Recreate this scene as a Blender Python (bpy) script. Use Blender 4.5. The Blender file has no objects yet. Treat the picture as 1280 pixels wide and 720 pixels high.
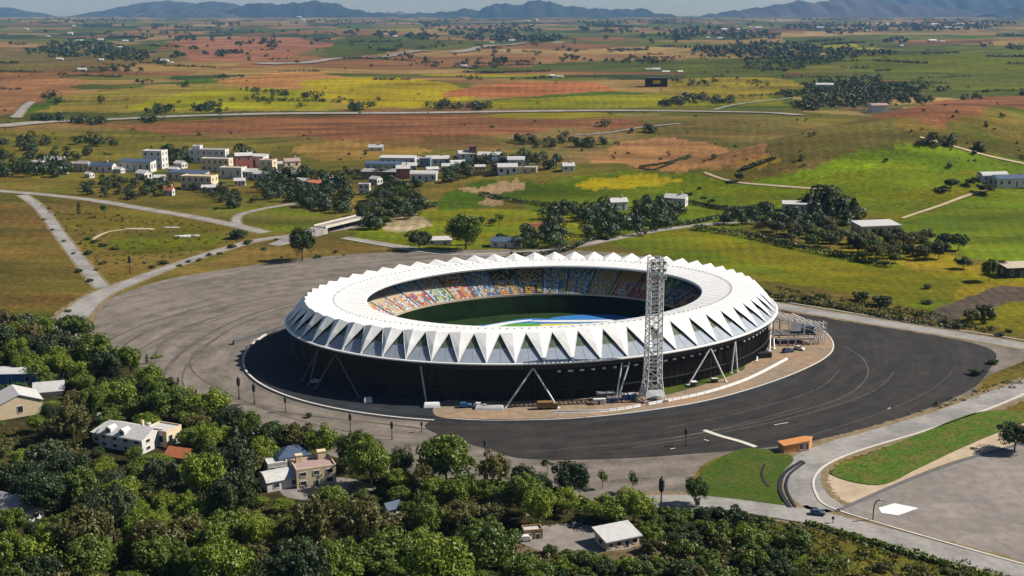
import bpy, bmesh, math, random
import numpy as np
from mathutils import Vector, Matrix
from mathutils.geometry import tessellate_polygon
R = math.radians
rnd = random.Random(7)
S = bpy.context.scene
C = S.collection

# ------------------------------------------------------------------ camera, sky, sun, exposure
F_PX, CAM_H = 1480.0, 185.0                 # focal length in photo pixels, metres above the plain
PITCH = math.atan(344.0 / F_PX)
cam = bpy.data.cameras.new("camera"); cam_o = bpy.data.objects.new("camera", cam); C.objects.link(cam_o)
cam.sensor_width = 36.0; cam.lens = 36.0 * F_PX / 1280.0
cam.clip_start = 1.0; cam.clip_end = 90000.0
cam_o.location = (0, 0, CAM_H); cam_o.rotation_euler = (math.pi / 2 - PITCH, 0, 0)
S.camera = cam_o
SUN_EL = R(40); SUN_DIR = Vector((0.985, 0.13, 0)).normalized()
w = bpy.data.worlds.new("World"); S.world = w; w.use_nodes = True
nt = w.node_tree; bg = nt.nodes["Background"]
sky = nt.nodes.new("ShaderNodeTexSky"); sky.sky_type = 'NISHITA'; sky.sun_disc = False
sky.sun_elevation = SUN_EL; sky.sun_rotation = math.atan2(SUN_DIR.x, SUN_DIR.y)
sky.air_density = 1.0; sky.dust_density = .6; sky.altitude = 900
nt.links.new(sky.outputs[0], bg.inputs[0]); bg.inputs[1].default_value = 0.05
sun = bpy.data.lights.new("sun", 'SUN'); sun.energy = 5.0; sun.angle = R(0.5); sun.color = (1.0, 0.93, 0.82)
sun_o = bpy.data.objects.new("sun", sun); C.objects.link(sun_o)
sd = Vector((SUN_DIR.x * math.cos(SUN_EL), SUN_DIR.y * math.cos(SUN_EL), math.sin(SUN_EL)))
sun_o.rotation_euler = sd.to_track_quat('Z', 'Y').to_euler(); sun_o.location = (0, 0, 800)
S.view_settings.view_transform = 'Standard'; S.view_settings.look = 'None'
S.view_settings.exposure = 0.52; S.view_settings.gamma = 1.0; S.view_settings.use_curve_mapping = False
S.cycles.max_bounces = 5; S.cycles.diffuse_bounces = 1; S.cycles.glossy_bounces = 2
S.cycles.transmission_bounces = 3; S.cycles.transparent_max_bounces = 6; S.cycles.volume_bounces = 0

# ------------------------------------------------------------------ terrain height and pixel -> ground
def sm(a, b, v):
    t = np.clip((v - a) / (b - a), 0, 1); return t * t * (3 - 2 * t)
BUMPS = [(330, 1330, 240, 110, 18), (70, 1330, 170, 80, 13), (480, 1230, 120, 70, 7), (-120, 1700, 260, 130, 12), (260, 1900, 300, 150, 16), (950, 2100, 500, 260, 26),
         (-400, 2500, 700, 300, 16), (300, 3100, 900, 350, 22), (-900, 1900, 300, 250, 22), (1300, 1250, 260, 240, 22),
         (-1200, 3800, 700, 420, 30), (1700, 4200, 1200, 500, 38)]
RA, RB = (150.0, 1180.0), (820.0, 1850.0)       # crest line of the long green ridge
RL = math.hypot(RB[0] - RA[0], RB[1] - RA[1]); RU = ((RB[0] - RA[0]) / RL, (RB[1] - RA[1]) / RL)
def hgt(x, y):
    x = np.asarray(x, float); y = np.asarray(y, float)
    z = np.zeros_like(x + y)
    for bx, by, sx, sy, a in BUMPS:
        z = z + a * np.exp(-((x - bx) / sx) ** 2 - ((y - by) / sy) ** 2)
    s_ = (x - RA[0]) * RU[0] + (y - RA[1]) * RU[1]; d_ = (x - RA[0]) * RU[1] - (y - RA[1]) * RU[0]
    z = z + 10 * np.sin(d_ / 62 + .8 * np.sin(s_ / 150)) * np.exp(-((x - 540) / 330) ** 2 - ((y - 1400) / 270) ** 2)
    z = z + 68 * sm(0, 560, s_) * (1 - sm(620, 980, s_)) * np.exp(-(d_ / np.where(d_ > 0, 210., 80.)) ** 2)
    r = np.hypot(x, y)
    roll = np.sin(x / 310 + 1.3) * np.sin(y / 260 + .4) + .6 * np.sin(x / 130 + y / 190)
    z = z * sm(1000, 1300, r) + roll * (3 * sm(1050, 1500, r) + 9 * sm(2500, 7000, r))
    return z + 85 * sm(7000, 24000, r)
CP, SP = math.cos(PITCH), math.sin(PITCH)
def ray(px, py):
    a = (px - 640) / F_PX; b = -(py - 360) / F_PX
    return Vector((a, CP + b * SP, -SP + b * CP))
def hs_(x, y):
    """the same height for one point, in plain Python (fast)"""
    r = math.hypot(x, y)
    if r < 1000: return 0.0
    t3 = lambda a, b: (lambda t: t * t * (3 - 2 * t))(min(1, max(0, (r - a) / (b - a))))
    z = 0.0
    for bx, by, sx, sy, a in BUMPS:
        e = ((x - bx) / sx) ** 2 + ((y - by) / sy) ** 2
        if e < 30: z += a * math.exp(-e)
    s_ = (x - RA[0]) * RU[0] + (y - RA[1]) * RU[1]; d_ = (x - RA[0]) * RU[1] - (y - RA[1]) * RU[0]
    z += 10 * math.sin(d_ / 62 + .8 * math.sin(s_ / 150)) * math.exp(-((x - 540) / 330) ** 2 - ((y - 1400) / 270) ** 2)
    if 0 < s_ < 1500 and abs(d_) < 900:
        q3 = lambda a, b: (lambda t: t * t * (3 - 2 * t))(min(1, max(0, (s_ - a) / (b - a))))
        z += 68 * q3(0, 560) * (1 - q3(620, 980)) * math.exp(-(d_ / (210. if d_ > 0 else 80.)) ** 2)
    roll = math.sin(x / 310 + 1.3) * math.sin(y / 260 + .4) + .6 * math.sin(x / 130 + y / 190)
    return z * t3(1000, 1300) + roll * (3 * t3(1050, 1500) + 9 * t3(2500, 7000)) + 85 * t3(7000, 24000)
def P(px, py, z=None):
    """photo pixel -> point on the terrain (or at height z)"""
    d = ray(px, py)
    if z is not None:
        t = (z - CAM_H) / d.z; return Vector((d.x * t, d.y * t, z))
    dz = -d.z if d.z < -1e-6 else 1e-6
    t = (CAM_H - 100) / dz
    if t > 6500: t = max(6500, (CAM_H - 130) / dz)
    last = t * .98
    while t < 40000:
        if CAM_H + d.z * t <= hs_(d.x * t, d.y * t): break
        last = t; t *= 1.008
    lo, hi = last, t
    for _ in range(16):
        m = (lo + hi) / 2
        if CAM_H + d.z * m <= hs_(d.x * m, d.y * m): hi = m
        else: lo = m
    return Vector((d.x * hi, d.y * hi, hs_(d.x * hi, d.y * hi)))
def H(x, y): return hs_(x, y)

# ------------------------------------------------------------------ materials
def mat(name, col, rough=0.8, spec=0.3, metal=0.0, var=0.15, scale=0.4, bump=0.0, rnd_obj=0.0, alpha=None, stretch=None, var2=None):
    """procedural Principled material: base colour broken up by two octaves of noise, optional bump and per-object variation"""
    m = bpy.data.materials.new(name); m.use_nodes = True
    n, l = m.node_tree.nodes, m.node_tree.links; b = n["Principled BSDF"]
    b.inputs["Roughness"].default_value = rough; b.inputs["Metallic"].default_value = metal
    b.inputs["Specular IOR Level"].default_value = spec
    tc = n.new("ShaderNodeTexCoord"); vec = tc.outputs["Object"]
    if stretch:
        mp = n.new("ShaderNodeMapping"); mp.inputs["Scale"].default_value = stretch
        l.new(vec, mp.inputs[0]); vec = mp.outputs[0]
    nz = n.new("ShaderNodeTexNoise"); nz.inputs["Scale"].default_value = scale; nz.inputs["Detail"].default_value = 6
    nz.inputs["Roughness"].default_value = .65; l.new(vec, nz.inputs["Vector"])
    mr = n.new("ShaderNodeMapRange"); mr.inputs[1].default_value = .25; mr.inputs[2].default_value = .75
    mr.inputs[3].default_value = 1 - var; mr.inputs[4].default_value = 1 + var
    l.new(nz.outputs[0], mr.inputs[0]); val = mr.outputs[0]
    if rnd_obj:
        oi = n.new("ShaderNodeObjectInfo"); m2 = n.new("ShaderNodeMapRange")
        m2.inputs[3].default_value = 1 - rnd_obj; m2.inputs[4].default_value = 1 + rnd_obj
        l.new(oi.outputs["Random"], m2.inputs[0]); mu = n.new("ShaderNodeMath"); mu.operation = 'MULTIPLY'
        l.new(val, mu.inputs[0]); l.new(m2.outputs[0], mu.inputs[1]); val = mu.outputs[0]
    vm = n.new("ShaderNodeVectorMath"); vm.operation = 'SCALE'; vm.inputs[0].default_value = col[:3]
    l.new(val, vm.inputs["Scale"]); out = vm.outputs[0]
    if var2:
        n2 = n.new("ShaderNodeTexNoise"); n2.inputs["Scale"].default_value = scale * .17; n2.inputs["Detail"].default_value = 3
        l.new(vec, n2.inputs["Vector"])
        r2 = n.new("ShaderNodeMapRange"); r2.inputs[1].default_value = .42; r2.inputs[2].default_value = .62; l.new(n2.outputs[0], r2.inputs[0])
        mx = n.new("ShaderNodeMix"); mx.data_type = 'RGBA'; l.new(r2.outputs[0], mx.inputs[0]); l.new(out, mx.inputs[6])
        v3 = n.new("ShaderNodeVectorMath"); v3.operation = 'SCALE'; v3.inputs[0].default_value = var2; l.new(val, v3.inputs["Scale"])
        l.new(v3.outputs[0], mx.inputs[7]); out = mx.outputs[2]
    l.new(out, b.inputs["Base Color"])
    if bump:
        bp = n.new("ShaderNodeBump"); bp.inputs["Strength"].default_value = bump; bp.inputs["Distance"].default_value = .3
        l.new(nz.outputs[0], bp.inputs["Height"]); l.new(bp.outputs[0], b.inputs["Normal"])
    return m
def leaf_mat(name, c1, c2, rough=.5):
    """foliage: hue by object and by clump, part of the light passes through the leaves"""
    m = bpy.data.materials.new(name); m.use_nodes = True
    n, l = m.node_tree.nodes, m.node_tree.links; b = n["Principled BSDF"]; o = n["Material Output"]
    b.inputs["Roughness"].default_value = rough; b.inputs["Specular IOR Level"].default_value = .35
    oi = n.new("ShaderNodeObjectInfo"); geo = n.new("ShaderNodeNewGeometry")
    nz = n.new("ShaderNodeTexNoise"); nz.inputs["Scale"].default_value = .55; nz.inputs["Detail"].default_value = 2
    l.new(geo.outputs["Position"], nz.inputs["Vector"])
    ad = n.new("ShaderNodeMath"); ad.operation = 'MULTIPLY_ADD'; ad.inputs[1].default_value = .55
    l.new(oi.outputs["Random"], ad.inputs[0])
    m2 = n.new("ShaderNodeMapRange"); m2.inputs[1].default_value = .3; m2.inputs[2].default_value = .7; m2.inputs[3].default_value = -.1; m2.inputs[4].default_value = .55
    l.new(nz.outputs[0], m2.inputs[0]); l.new(m2.outputs[0], ad.inputs[2])
    mx = n.new("ShaderNodeMix"); mx.data_type = 'RGBA'; l.new(ad.outputs[0], mx.inputs[0])
    mx.inputs[6].default_value = (*c1, 1); mx.inputs[7].default_value = (*c2, 1)
    l.new(mx.outputs[2], b.inputs["Base Color"])
    tr = n.new("ShaderNodeBsdfTranslucent"); l.new(mx.outputs[2], tr.inputs[0])
    ms = n.new("ShaderNodeMixShader"); ms.inputs[0].default_value = .2
    l.new(b.outputs[0], ms.inputs[1]); l.new(tr.outputs[0], ms.inputs[2]); l.new(ms.outputs[0], o.inputs[0])
    return m
SC = Vector((14, 657, 0)); ST = R(16)        # stadium centre and turn
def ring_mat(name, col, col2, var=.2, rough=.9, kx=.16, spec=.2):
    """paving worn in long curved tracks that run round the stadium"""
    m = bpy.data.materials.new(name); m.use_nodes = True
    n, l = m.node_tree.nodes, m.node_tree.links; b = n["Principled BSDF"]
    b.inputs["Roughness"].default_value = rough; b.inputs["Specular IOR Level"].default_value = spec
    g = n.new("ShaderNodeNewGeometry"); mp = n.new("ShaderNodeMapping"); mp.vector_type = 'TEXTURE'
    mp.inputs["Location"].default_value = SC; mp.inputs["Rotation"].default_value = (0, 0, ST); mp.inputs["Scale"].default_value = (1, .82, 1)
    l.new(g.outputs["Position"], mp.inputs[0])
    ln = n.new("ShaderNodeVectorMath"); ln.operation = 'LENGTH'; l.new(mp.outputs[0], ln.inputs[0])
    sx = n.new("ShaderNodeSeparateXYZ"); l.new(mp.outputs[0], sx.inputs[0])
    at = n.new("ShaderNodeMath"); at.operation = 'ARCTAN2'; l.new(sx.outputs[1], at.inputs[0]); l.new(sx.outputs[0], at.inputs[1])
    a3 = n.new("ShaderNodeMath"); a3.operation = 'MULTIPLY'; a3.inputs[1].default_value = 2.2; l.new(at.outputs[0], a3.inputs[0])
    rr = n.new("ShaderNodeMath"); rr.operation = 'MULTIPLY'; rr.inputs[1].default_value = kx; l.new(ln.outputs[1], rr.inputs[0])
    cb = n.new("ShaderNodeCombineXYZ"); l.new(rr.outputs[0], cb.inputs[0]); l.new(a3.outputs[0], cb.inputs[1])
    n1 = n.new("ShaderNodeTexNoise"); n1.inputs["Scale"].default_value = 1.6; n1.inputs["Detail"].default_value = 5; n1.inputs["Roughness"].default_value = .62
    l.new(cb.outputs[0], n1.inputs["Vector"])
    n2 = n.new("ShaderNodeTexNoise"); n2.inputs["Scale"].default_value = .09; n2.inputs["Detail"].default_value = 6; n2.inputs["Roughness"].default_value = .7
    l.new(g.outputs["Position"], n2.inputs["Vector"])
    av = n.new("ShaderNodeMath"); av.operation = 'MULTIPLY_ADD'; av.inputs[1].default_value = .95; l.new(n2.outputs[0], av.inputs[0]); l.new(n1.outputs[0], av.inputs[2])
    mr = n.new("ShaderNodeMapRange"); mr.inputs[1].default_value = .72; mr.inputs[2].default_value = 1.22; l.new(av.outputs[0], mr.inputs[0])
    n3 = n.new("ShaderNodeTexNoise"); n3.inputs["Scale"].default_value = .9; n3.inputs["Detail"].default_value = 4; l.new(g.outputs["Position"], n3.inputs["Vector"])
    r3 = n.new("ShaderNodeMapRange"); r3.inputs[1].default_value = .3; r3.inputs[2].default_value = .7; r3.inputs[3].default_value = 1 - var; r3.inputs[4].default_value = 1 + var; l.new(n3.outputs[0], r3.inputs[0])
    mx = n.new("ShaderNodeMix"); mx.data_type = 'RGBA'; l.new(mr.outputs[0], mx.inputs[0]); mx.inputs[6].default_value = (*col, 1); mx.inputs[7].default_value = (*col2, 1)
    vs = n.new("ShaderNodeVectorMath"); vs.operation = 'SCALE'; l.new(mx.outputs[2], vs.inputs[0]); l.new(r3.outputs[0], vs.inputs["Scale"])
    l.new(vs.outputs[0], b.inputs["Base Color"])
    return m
M = {}
M['white'] = mat('white_membrane', (.78, .775, .76), .5, .35, var=.09, scale=.22, stretch=(1, 1, .3), var2=(.73, .72, .70))
M['wpaint'] = mat('white_paint', (.72, .71, .69), .5, .4, var=.12, scale=.6)
M['glass'] = mat('tinted_glass', (.09, .12, .07), .15, .6, var=.25, scale=.08)
M['win'] = mat('window_glass', (.02, .03, .04), .1, .8, var=.3, scale=.5)
M['dark'] = mat('dark_metal', (.022, .022, .024), .55, .3, var=.25, scale=.3)
M['facade'] = mat('dark_cladding', (.030, .024, .019), .8, .1, var=.4, scale=.25, stretch=(1, 1, .15))
M['fin'] = mat('bronze_fin', (.05, .042, .036), .6, .3, var=.3, scale=.3)
M['plate'] = mat('pale_plate', (.27, .31, .37), .45, .4, var=.15, scale=.3)
M['dust'] = mat('dusty_verge', (.20, .15, .085), .95, .1, var=.4, scale=.3)
M['black'] = mat('tier_shade', (.008, .017, .006), .95, .03, var=.5, scale=.1)  # shade inside the bowl, put into the lower tier's colour
M['steel'] = mat('galvanised_steel', (.42, .41, .40), .5, .4, metal=.2, var=.2, scale=.8)
M['steelw'] = mat('pale_steel', (.68, .665, .64), .5, .4, var=.2, scale=.8)
M['conc'] = mat('concrete', (.36, .33, .29), .9, .2, var=.2, scale=.5)
M['concd'] = mat('dark_concrete', (.12, .12, .12), .9, .2, var=.25, scale=.5)
M['beige'] = mat('beige_concrete', (.45, .38, .29), .9, .2, var=.15, scale=.4)
M['cream'] = mat('cream_render', (.62, .50, .34), .9, .2, var=.15, scale=.6)
M['whitew'] = mat('white_render', (.58, .56, .53), .85, .2, var=.15, scale=.6)
M['greyr'] = mat('grey_roof', (.27, .26, .26), .8, .3, var=.25, scale=.7)
M['palegr'] = mat('pale_roof', (.48, .47, .46), .75, .3, var=.2, scale=.7)
M['rose'] = mat('rose_roof', (.34, .24, .22), .85, .2, var=.2, scale=.7)
M['tile'] = mat('orange_tile', (.45, .15, .07), .85, .2, var=.3, scale=1.5)
M['red'] = mat('red_wall', (.40, .13, .10), .7, .3, var=.2, scale=1)
M['brown'] = mat('brown_canvas', (.22, .13, .05), .85, .2, var=.3, scale=.8)
M['blue'] = mat('blue_paint', (.04, .12, .30), .5, .4, var=.2, scale=.8)
M['navy'] = mat('slate_blue_roof', (.06, .09, .15), .6, .3, var=.25, scale=.8)
M['orange'] = mat('orange_render', (.58, .25, .09), .85, .2, var=.15, scale=.8)
M['tanw'] = mat('tan_boards', (.30, .19, .10), .85, .2, var=.25, scale=1)
M['tyre'] = mat('tyre_rubber', (.015, .015, .015), .8, .2)
M['bark'] = mat('bark', (.09, .06, .04), .95, .1, var=.4, scale=2, bump=.4)
M['sand'] = mat('sand', (.42, .33, .23), .95, .1, var=.25, scale=.12, bump=.2)
M['tan'] = mat('tan_walk', (.29, .20, .13), .95, .1, var=.3, scale=.2, var2=(.235, .185, .135))
M['road'] = mat('pale_road', (.29, .275, .255), .9, .2, var=.25, scale=.35, var2=(.21, .20, .185))
M['yard'] = mat('yard_concrete', (.195, .172, .155), .92, .2, var=.28, scale=.22, var2=(.24, .212, .19))
M['kerb'] = mat('kerb_stone', (.56, .52, .46), .85, .2, var=.2, scale=.7)
M['plaza'] = ring_mat('worn_paving', (.090, .076, .064), (.225, .193, .162), var=.2, kx=.07)
M['asphalt'] = ring_mat('asphalt', (.015, .014, .014), (.045, .040, .036), var=.35, kx=.11)
M['moat'] = ring_mat('moat_shade', (.012, .015, .02), (.032, .038, .046))  # near-black navy holds the stadium's shadow on the paving
M['rubber'] = mat('rubber_marks', (.105, .089, .075), .95, .1, var=.5, scale=.12)
M['track'] = mat('tyre_dust', (.12, .11, .10), .95, .1, var=.6, scale=.25)
M['pitch'] = mat('pitch_grass', (.016, .036, .008), .9, .1, var=.4, scale=.08)  # green darkened to hold the shade on the pitch
M['lawn'] = mat('lawn_grass', (.045, .080, .009), .95, .1, var=.45, scale=.5, bump=.6, var2=(.070, .086, .014))
M['lawn2'] = mat('clover_grass', (.058, .110, .010), .95, .1, var=.7, scale=.7, bump=.9, var2=(.10, .105, .022))
M['soil'] = mat('dry_soil', (.26, .18, .11), .95, .1, var=.3, scale=.3)
M['leafA'] = leaf_mat('leaf_mid', (.042, .078, .010), (.145, .195, .018))
M['leafB'] = leaf_mat('leaf_bright', (.10, .155, .011), (.22, .27, .022))
M['leafC'] = leaf_mat('leaf_dark', (.018, .036, .011), (.055, .080, .016))
M['leafD'] = leaf_mat('leaf_olive', (.07, .072, .018), (.15, .135, .035))
M['leafE'] = leaf_mat('leaf_grey', (.048, .066, .028), (.09, .11, .045))
M['leafF'] = leaf_mat('leaf_rust', (.10, .045, .04), (.16, .08, .05))
M['under'] = leaf_mat('leaf_scrub', (.045, .055, .010), (.13, .125, .022))

# ------------------------------------------------------------------ mesh helpers
class MB:
    def __init__(s): s.v = []; s.f = []; s.m = []
    def add(s, vs, fs, mi=0):
        k = len(s.v); s.v += [tuple(v) for v in vs]; s.f += [tuple(i + k for i in f) for f in fs]; s.m += [mi] * len(fs)
    def box(s, x0, y0, z0, x1, y1, z1, mi=0):
        s.add([(x0, y0, z0), (x1, y0, z0), (x1, y1, z0), (x0, y1, z0), (x0, y0, z1), (x1, y0, z1), (x1, y1, z1), (x0, y1, z1)],
              [(0, 3, 2, 1), (4, 5, 6, 7), (0, 1, 5, 4), (1, 2, 6, 5), (2, 3, 7, 6), (3, 0, 4, 7)], mi)
    def bar(s, a, b, r0, r1=None, n=6, mi=0):
        a, b = Vector(a), Vector(b); r1 = r0 if r1 is None else r1
        d = (b - a).normalized(); u = d.orthogonal().normalized(); v = d.cross(u)
        vs = [a + (u * math.cos(i * math.tau / n) + v * math.sin(i * math.tau / n)) * r0 for i in range(n)]
        vs += [b + (u * math.cos(i * math.tau / n) + v * math.sin(i * math.tau / n)) * r1 for i in range(n)]
        s.add(vs, [(i, (i + 1) % n, n + (i + 1) % n, n + i) for i in range(n)] + [tuple(range(n))[::-1], tuple(range(n, 2 * n))], mi)
    def prism(s, poly, z0, z1, mi=0):
        n = len(poly); s.add([(p[0], p[1], z0) for p in poly] + [(p[0], p[1], z1) for p in poly],
              [tuple(range(n))[::-1], tuple(range(n, 2 * n))] + [(i, (i + 1) % n, n + (i + 1) % n, n + i) for i in range(n)], mi)
    def mesh(s, name, mats, smooth=False):
        me = bpy.data.meshes.new(name); me.from_pydata(s.v, [], s.f)
        for m in (mats if isinstance(mats, (list, tuple)) else [mats]): me.materials.append(m)
        if any(s.m): me.polygons.foreach_set("material_index", s.m)
        if smooth: me.polygons.foreach_set("use_smooth", [True] * len(s.f))
        me.update(); return me
    def build(s, name, mats, parent=None, smooth=False, loc=None, rz=0):
        o = bpy.data.objects.new(name, s.mesh(name, mats, smooth)); C.objects.link(o)
        if parent: o.parent = parent
        if loc is not None: o.location = loc
        o.rotation_euler.z = rz
        return o
def tag(o, label=None, cat=None, group=None, kind=None):
    if label: o["label"] = label
    if cat: o["category"] = cat
    if group: o["group"] = group
    if kind: o["kind"] = kind
    return o
def thing(name, label, cat, loc=(0, 0, 0), rz=0, group=None):
    o = bpy.data.objects.new(name, None); C.objects.link(o); o.location = loc; o.rotation_euler.z = rz
    return tag(o, label, cat, group)
def copy_tree(o, parent=None):
    c = o.copy(); C.objects.link(c)
    if parent: c.parent = parent
    for ch in o.children: copy_tree(ch, c)
    return c
def catmull(pts, closed=False, k=8):
    pts = [Vector(p) for p in pts]; n = len(pts); out = []
    for i in range(n if closed else n - 1):
        g = lambda j: pts[j % n] if closed else pts[max(0, min(n - 1, j))]
        p0, p1, p2, p3 = g(i - 1), g(i), g(i + 1), g(i + 2)
        for q in range(k):
            t = q / k
            out.append(.5 * ((2 * p1) + (p2 - p0) * t + (2 * p0 - 5 * p1 + 4 * p2 - p3) * t * t + (3 * p1 - p0 - 3 * p2 + p3) * t ** 3))
    if not closed: out.append(pts[-1])
    return out
def sheet(name, px, z, m, smooth=True, kind='structure', pts=None, closed_k=6):
    """a flat paved or planted area from its outline on flat ground, with a skirt so that its edge has thickness"""
    p = pts or [P(x, y, 0) for x, y in px]
    if smooth: p = catmull(p, True, closed_k)
    p = [Vector((q.x, q.y, z)) for q in p]
    tris = tessellate_polygon([p]); mb = MB(); n = len(p)
    mb.add(p, [tuple(t) if (p[t[1]] - p[t[0]]).cross(p[t[2]] - p[t[0]]).z > 0 else tuple(t)[::-1] for t in tris])
    mb.add(p + [q - Vector((0, 0, z + .3)) for q in p], [(i, (i + 1) % n, n + (i + 1) % n, n + i) for i in range(n)])
    o = mb.build(name, m)
    if kind: tag(o, kind=kind)
    return o
def ribbon(name, px, width, m, off=.05, pts=None, kind='structure', crown=0, k=10, thick=0):
    p = pts or [P(x, y) for x, y in px]; c = catmull(p, False, k); mb = MB(); vs = []; fs = []
    if name == 'road':                        # dusty, ragged shoulder under each road
        w0 = width; rj = random.Random(len(px) + int(px[0][0]))
        ribbon("road_verge", px, lambda t: (w0(t) if callable(w0) else w0) * rj.uniform(1.2, 1.55) + 1, M['dust'], off - .04, kind='structure', k=k * 2)
    for i, q in enumerate(c):
        a = c[max(0, i - 1)]; b = c[min(len(c) - 1, i + 1)]; d = (b - a); d.z = 0; d.normalize(); nn = Vector((-d.y, d.x, 0))
        wd = width(i / len(c)) if callable(width) else width
        dist = math.hypot(q.x, q.y); o = off + max(0, dist - 1000) * .0007
        for s_ in (-.5, .5):
            v = q + nn * wd * s_; v.z = H(v.x, v.y) + o; vs.append(v)
    fs = [(2 * i + 1, 2 * i, 2 * i + 2, 2 * i + 3) for i in range(len(c) - 1)]
    if thick:                                  # a kerb: real step with sides
        n = len(vs); lo = [v - Vector((0, 0, thick)) for v in vs]
        fs += [(2 * i, n + 2 * i, n + 2 * i + 2, 2 * i + 2) for i in range(len(c) - 1)] + [(n + 2 * i + 1, 2 * i + 1, 2 * i + 3, n + 2 * i + 3) for i in range(len(c) - 1)]
        vs += lo
    mb.add(vs, fs); o = mb.build(name, m)
    if kind: tag(o, kind=kind)
    return o
def inside(px, py, poly):
    c = False; j = len(poly) - 1
    for i in range(len(poly)):
        xi, yi = poly[i][0], poly[i][1]; xj, yj = poly[j][0], poly[j][1]
        if (yi > py) != (yj > py) and px < (xj - xi) * (py - yi) / (yj - yi) + xi: c = not c
        j = i
    return c
def inside_np(x, y, poly):
    c = np.zeros(x.shape, bool); n = len(poly); j = n - 1
    for i in range(n):
        xi, yi = poly[i]; xj, yj = poly[j]
        if yi != yj: c ^= ((yi > y) != (yj > y)) & (x < (xj - xi) * (y - yi) / (yj - yi) + xi)
        j = i
    return c
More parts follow.
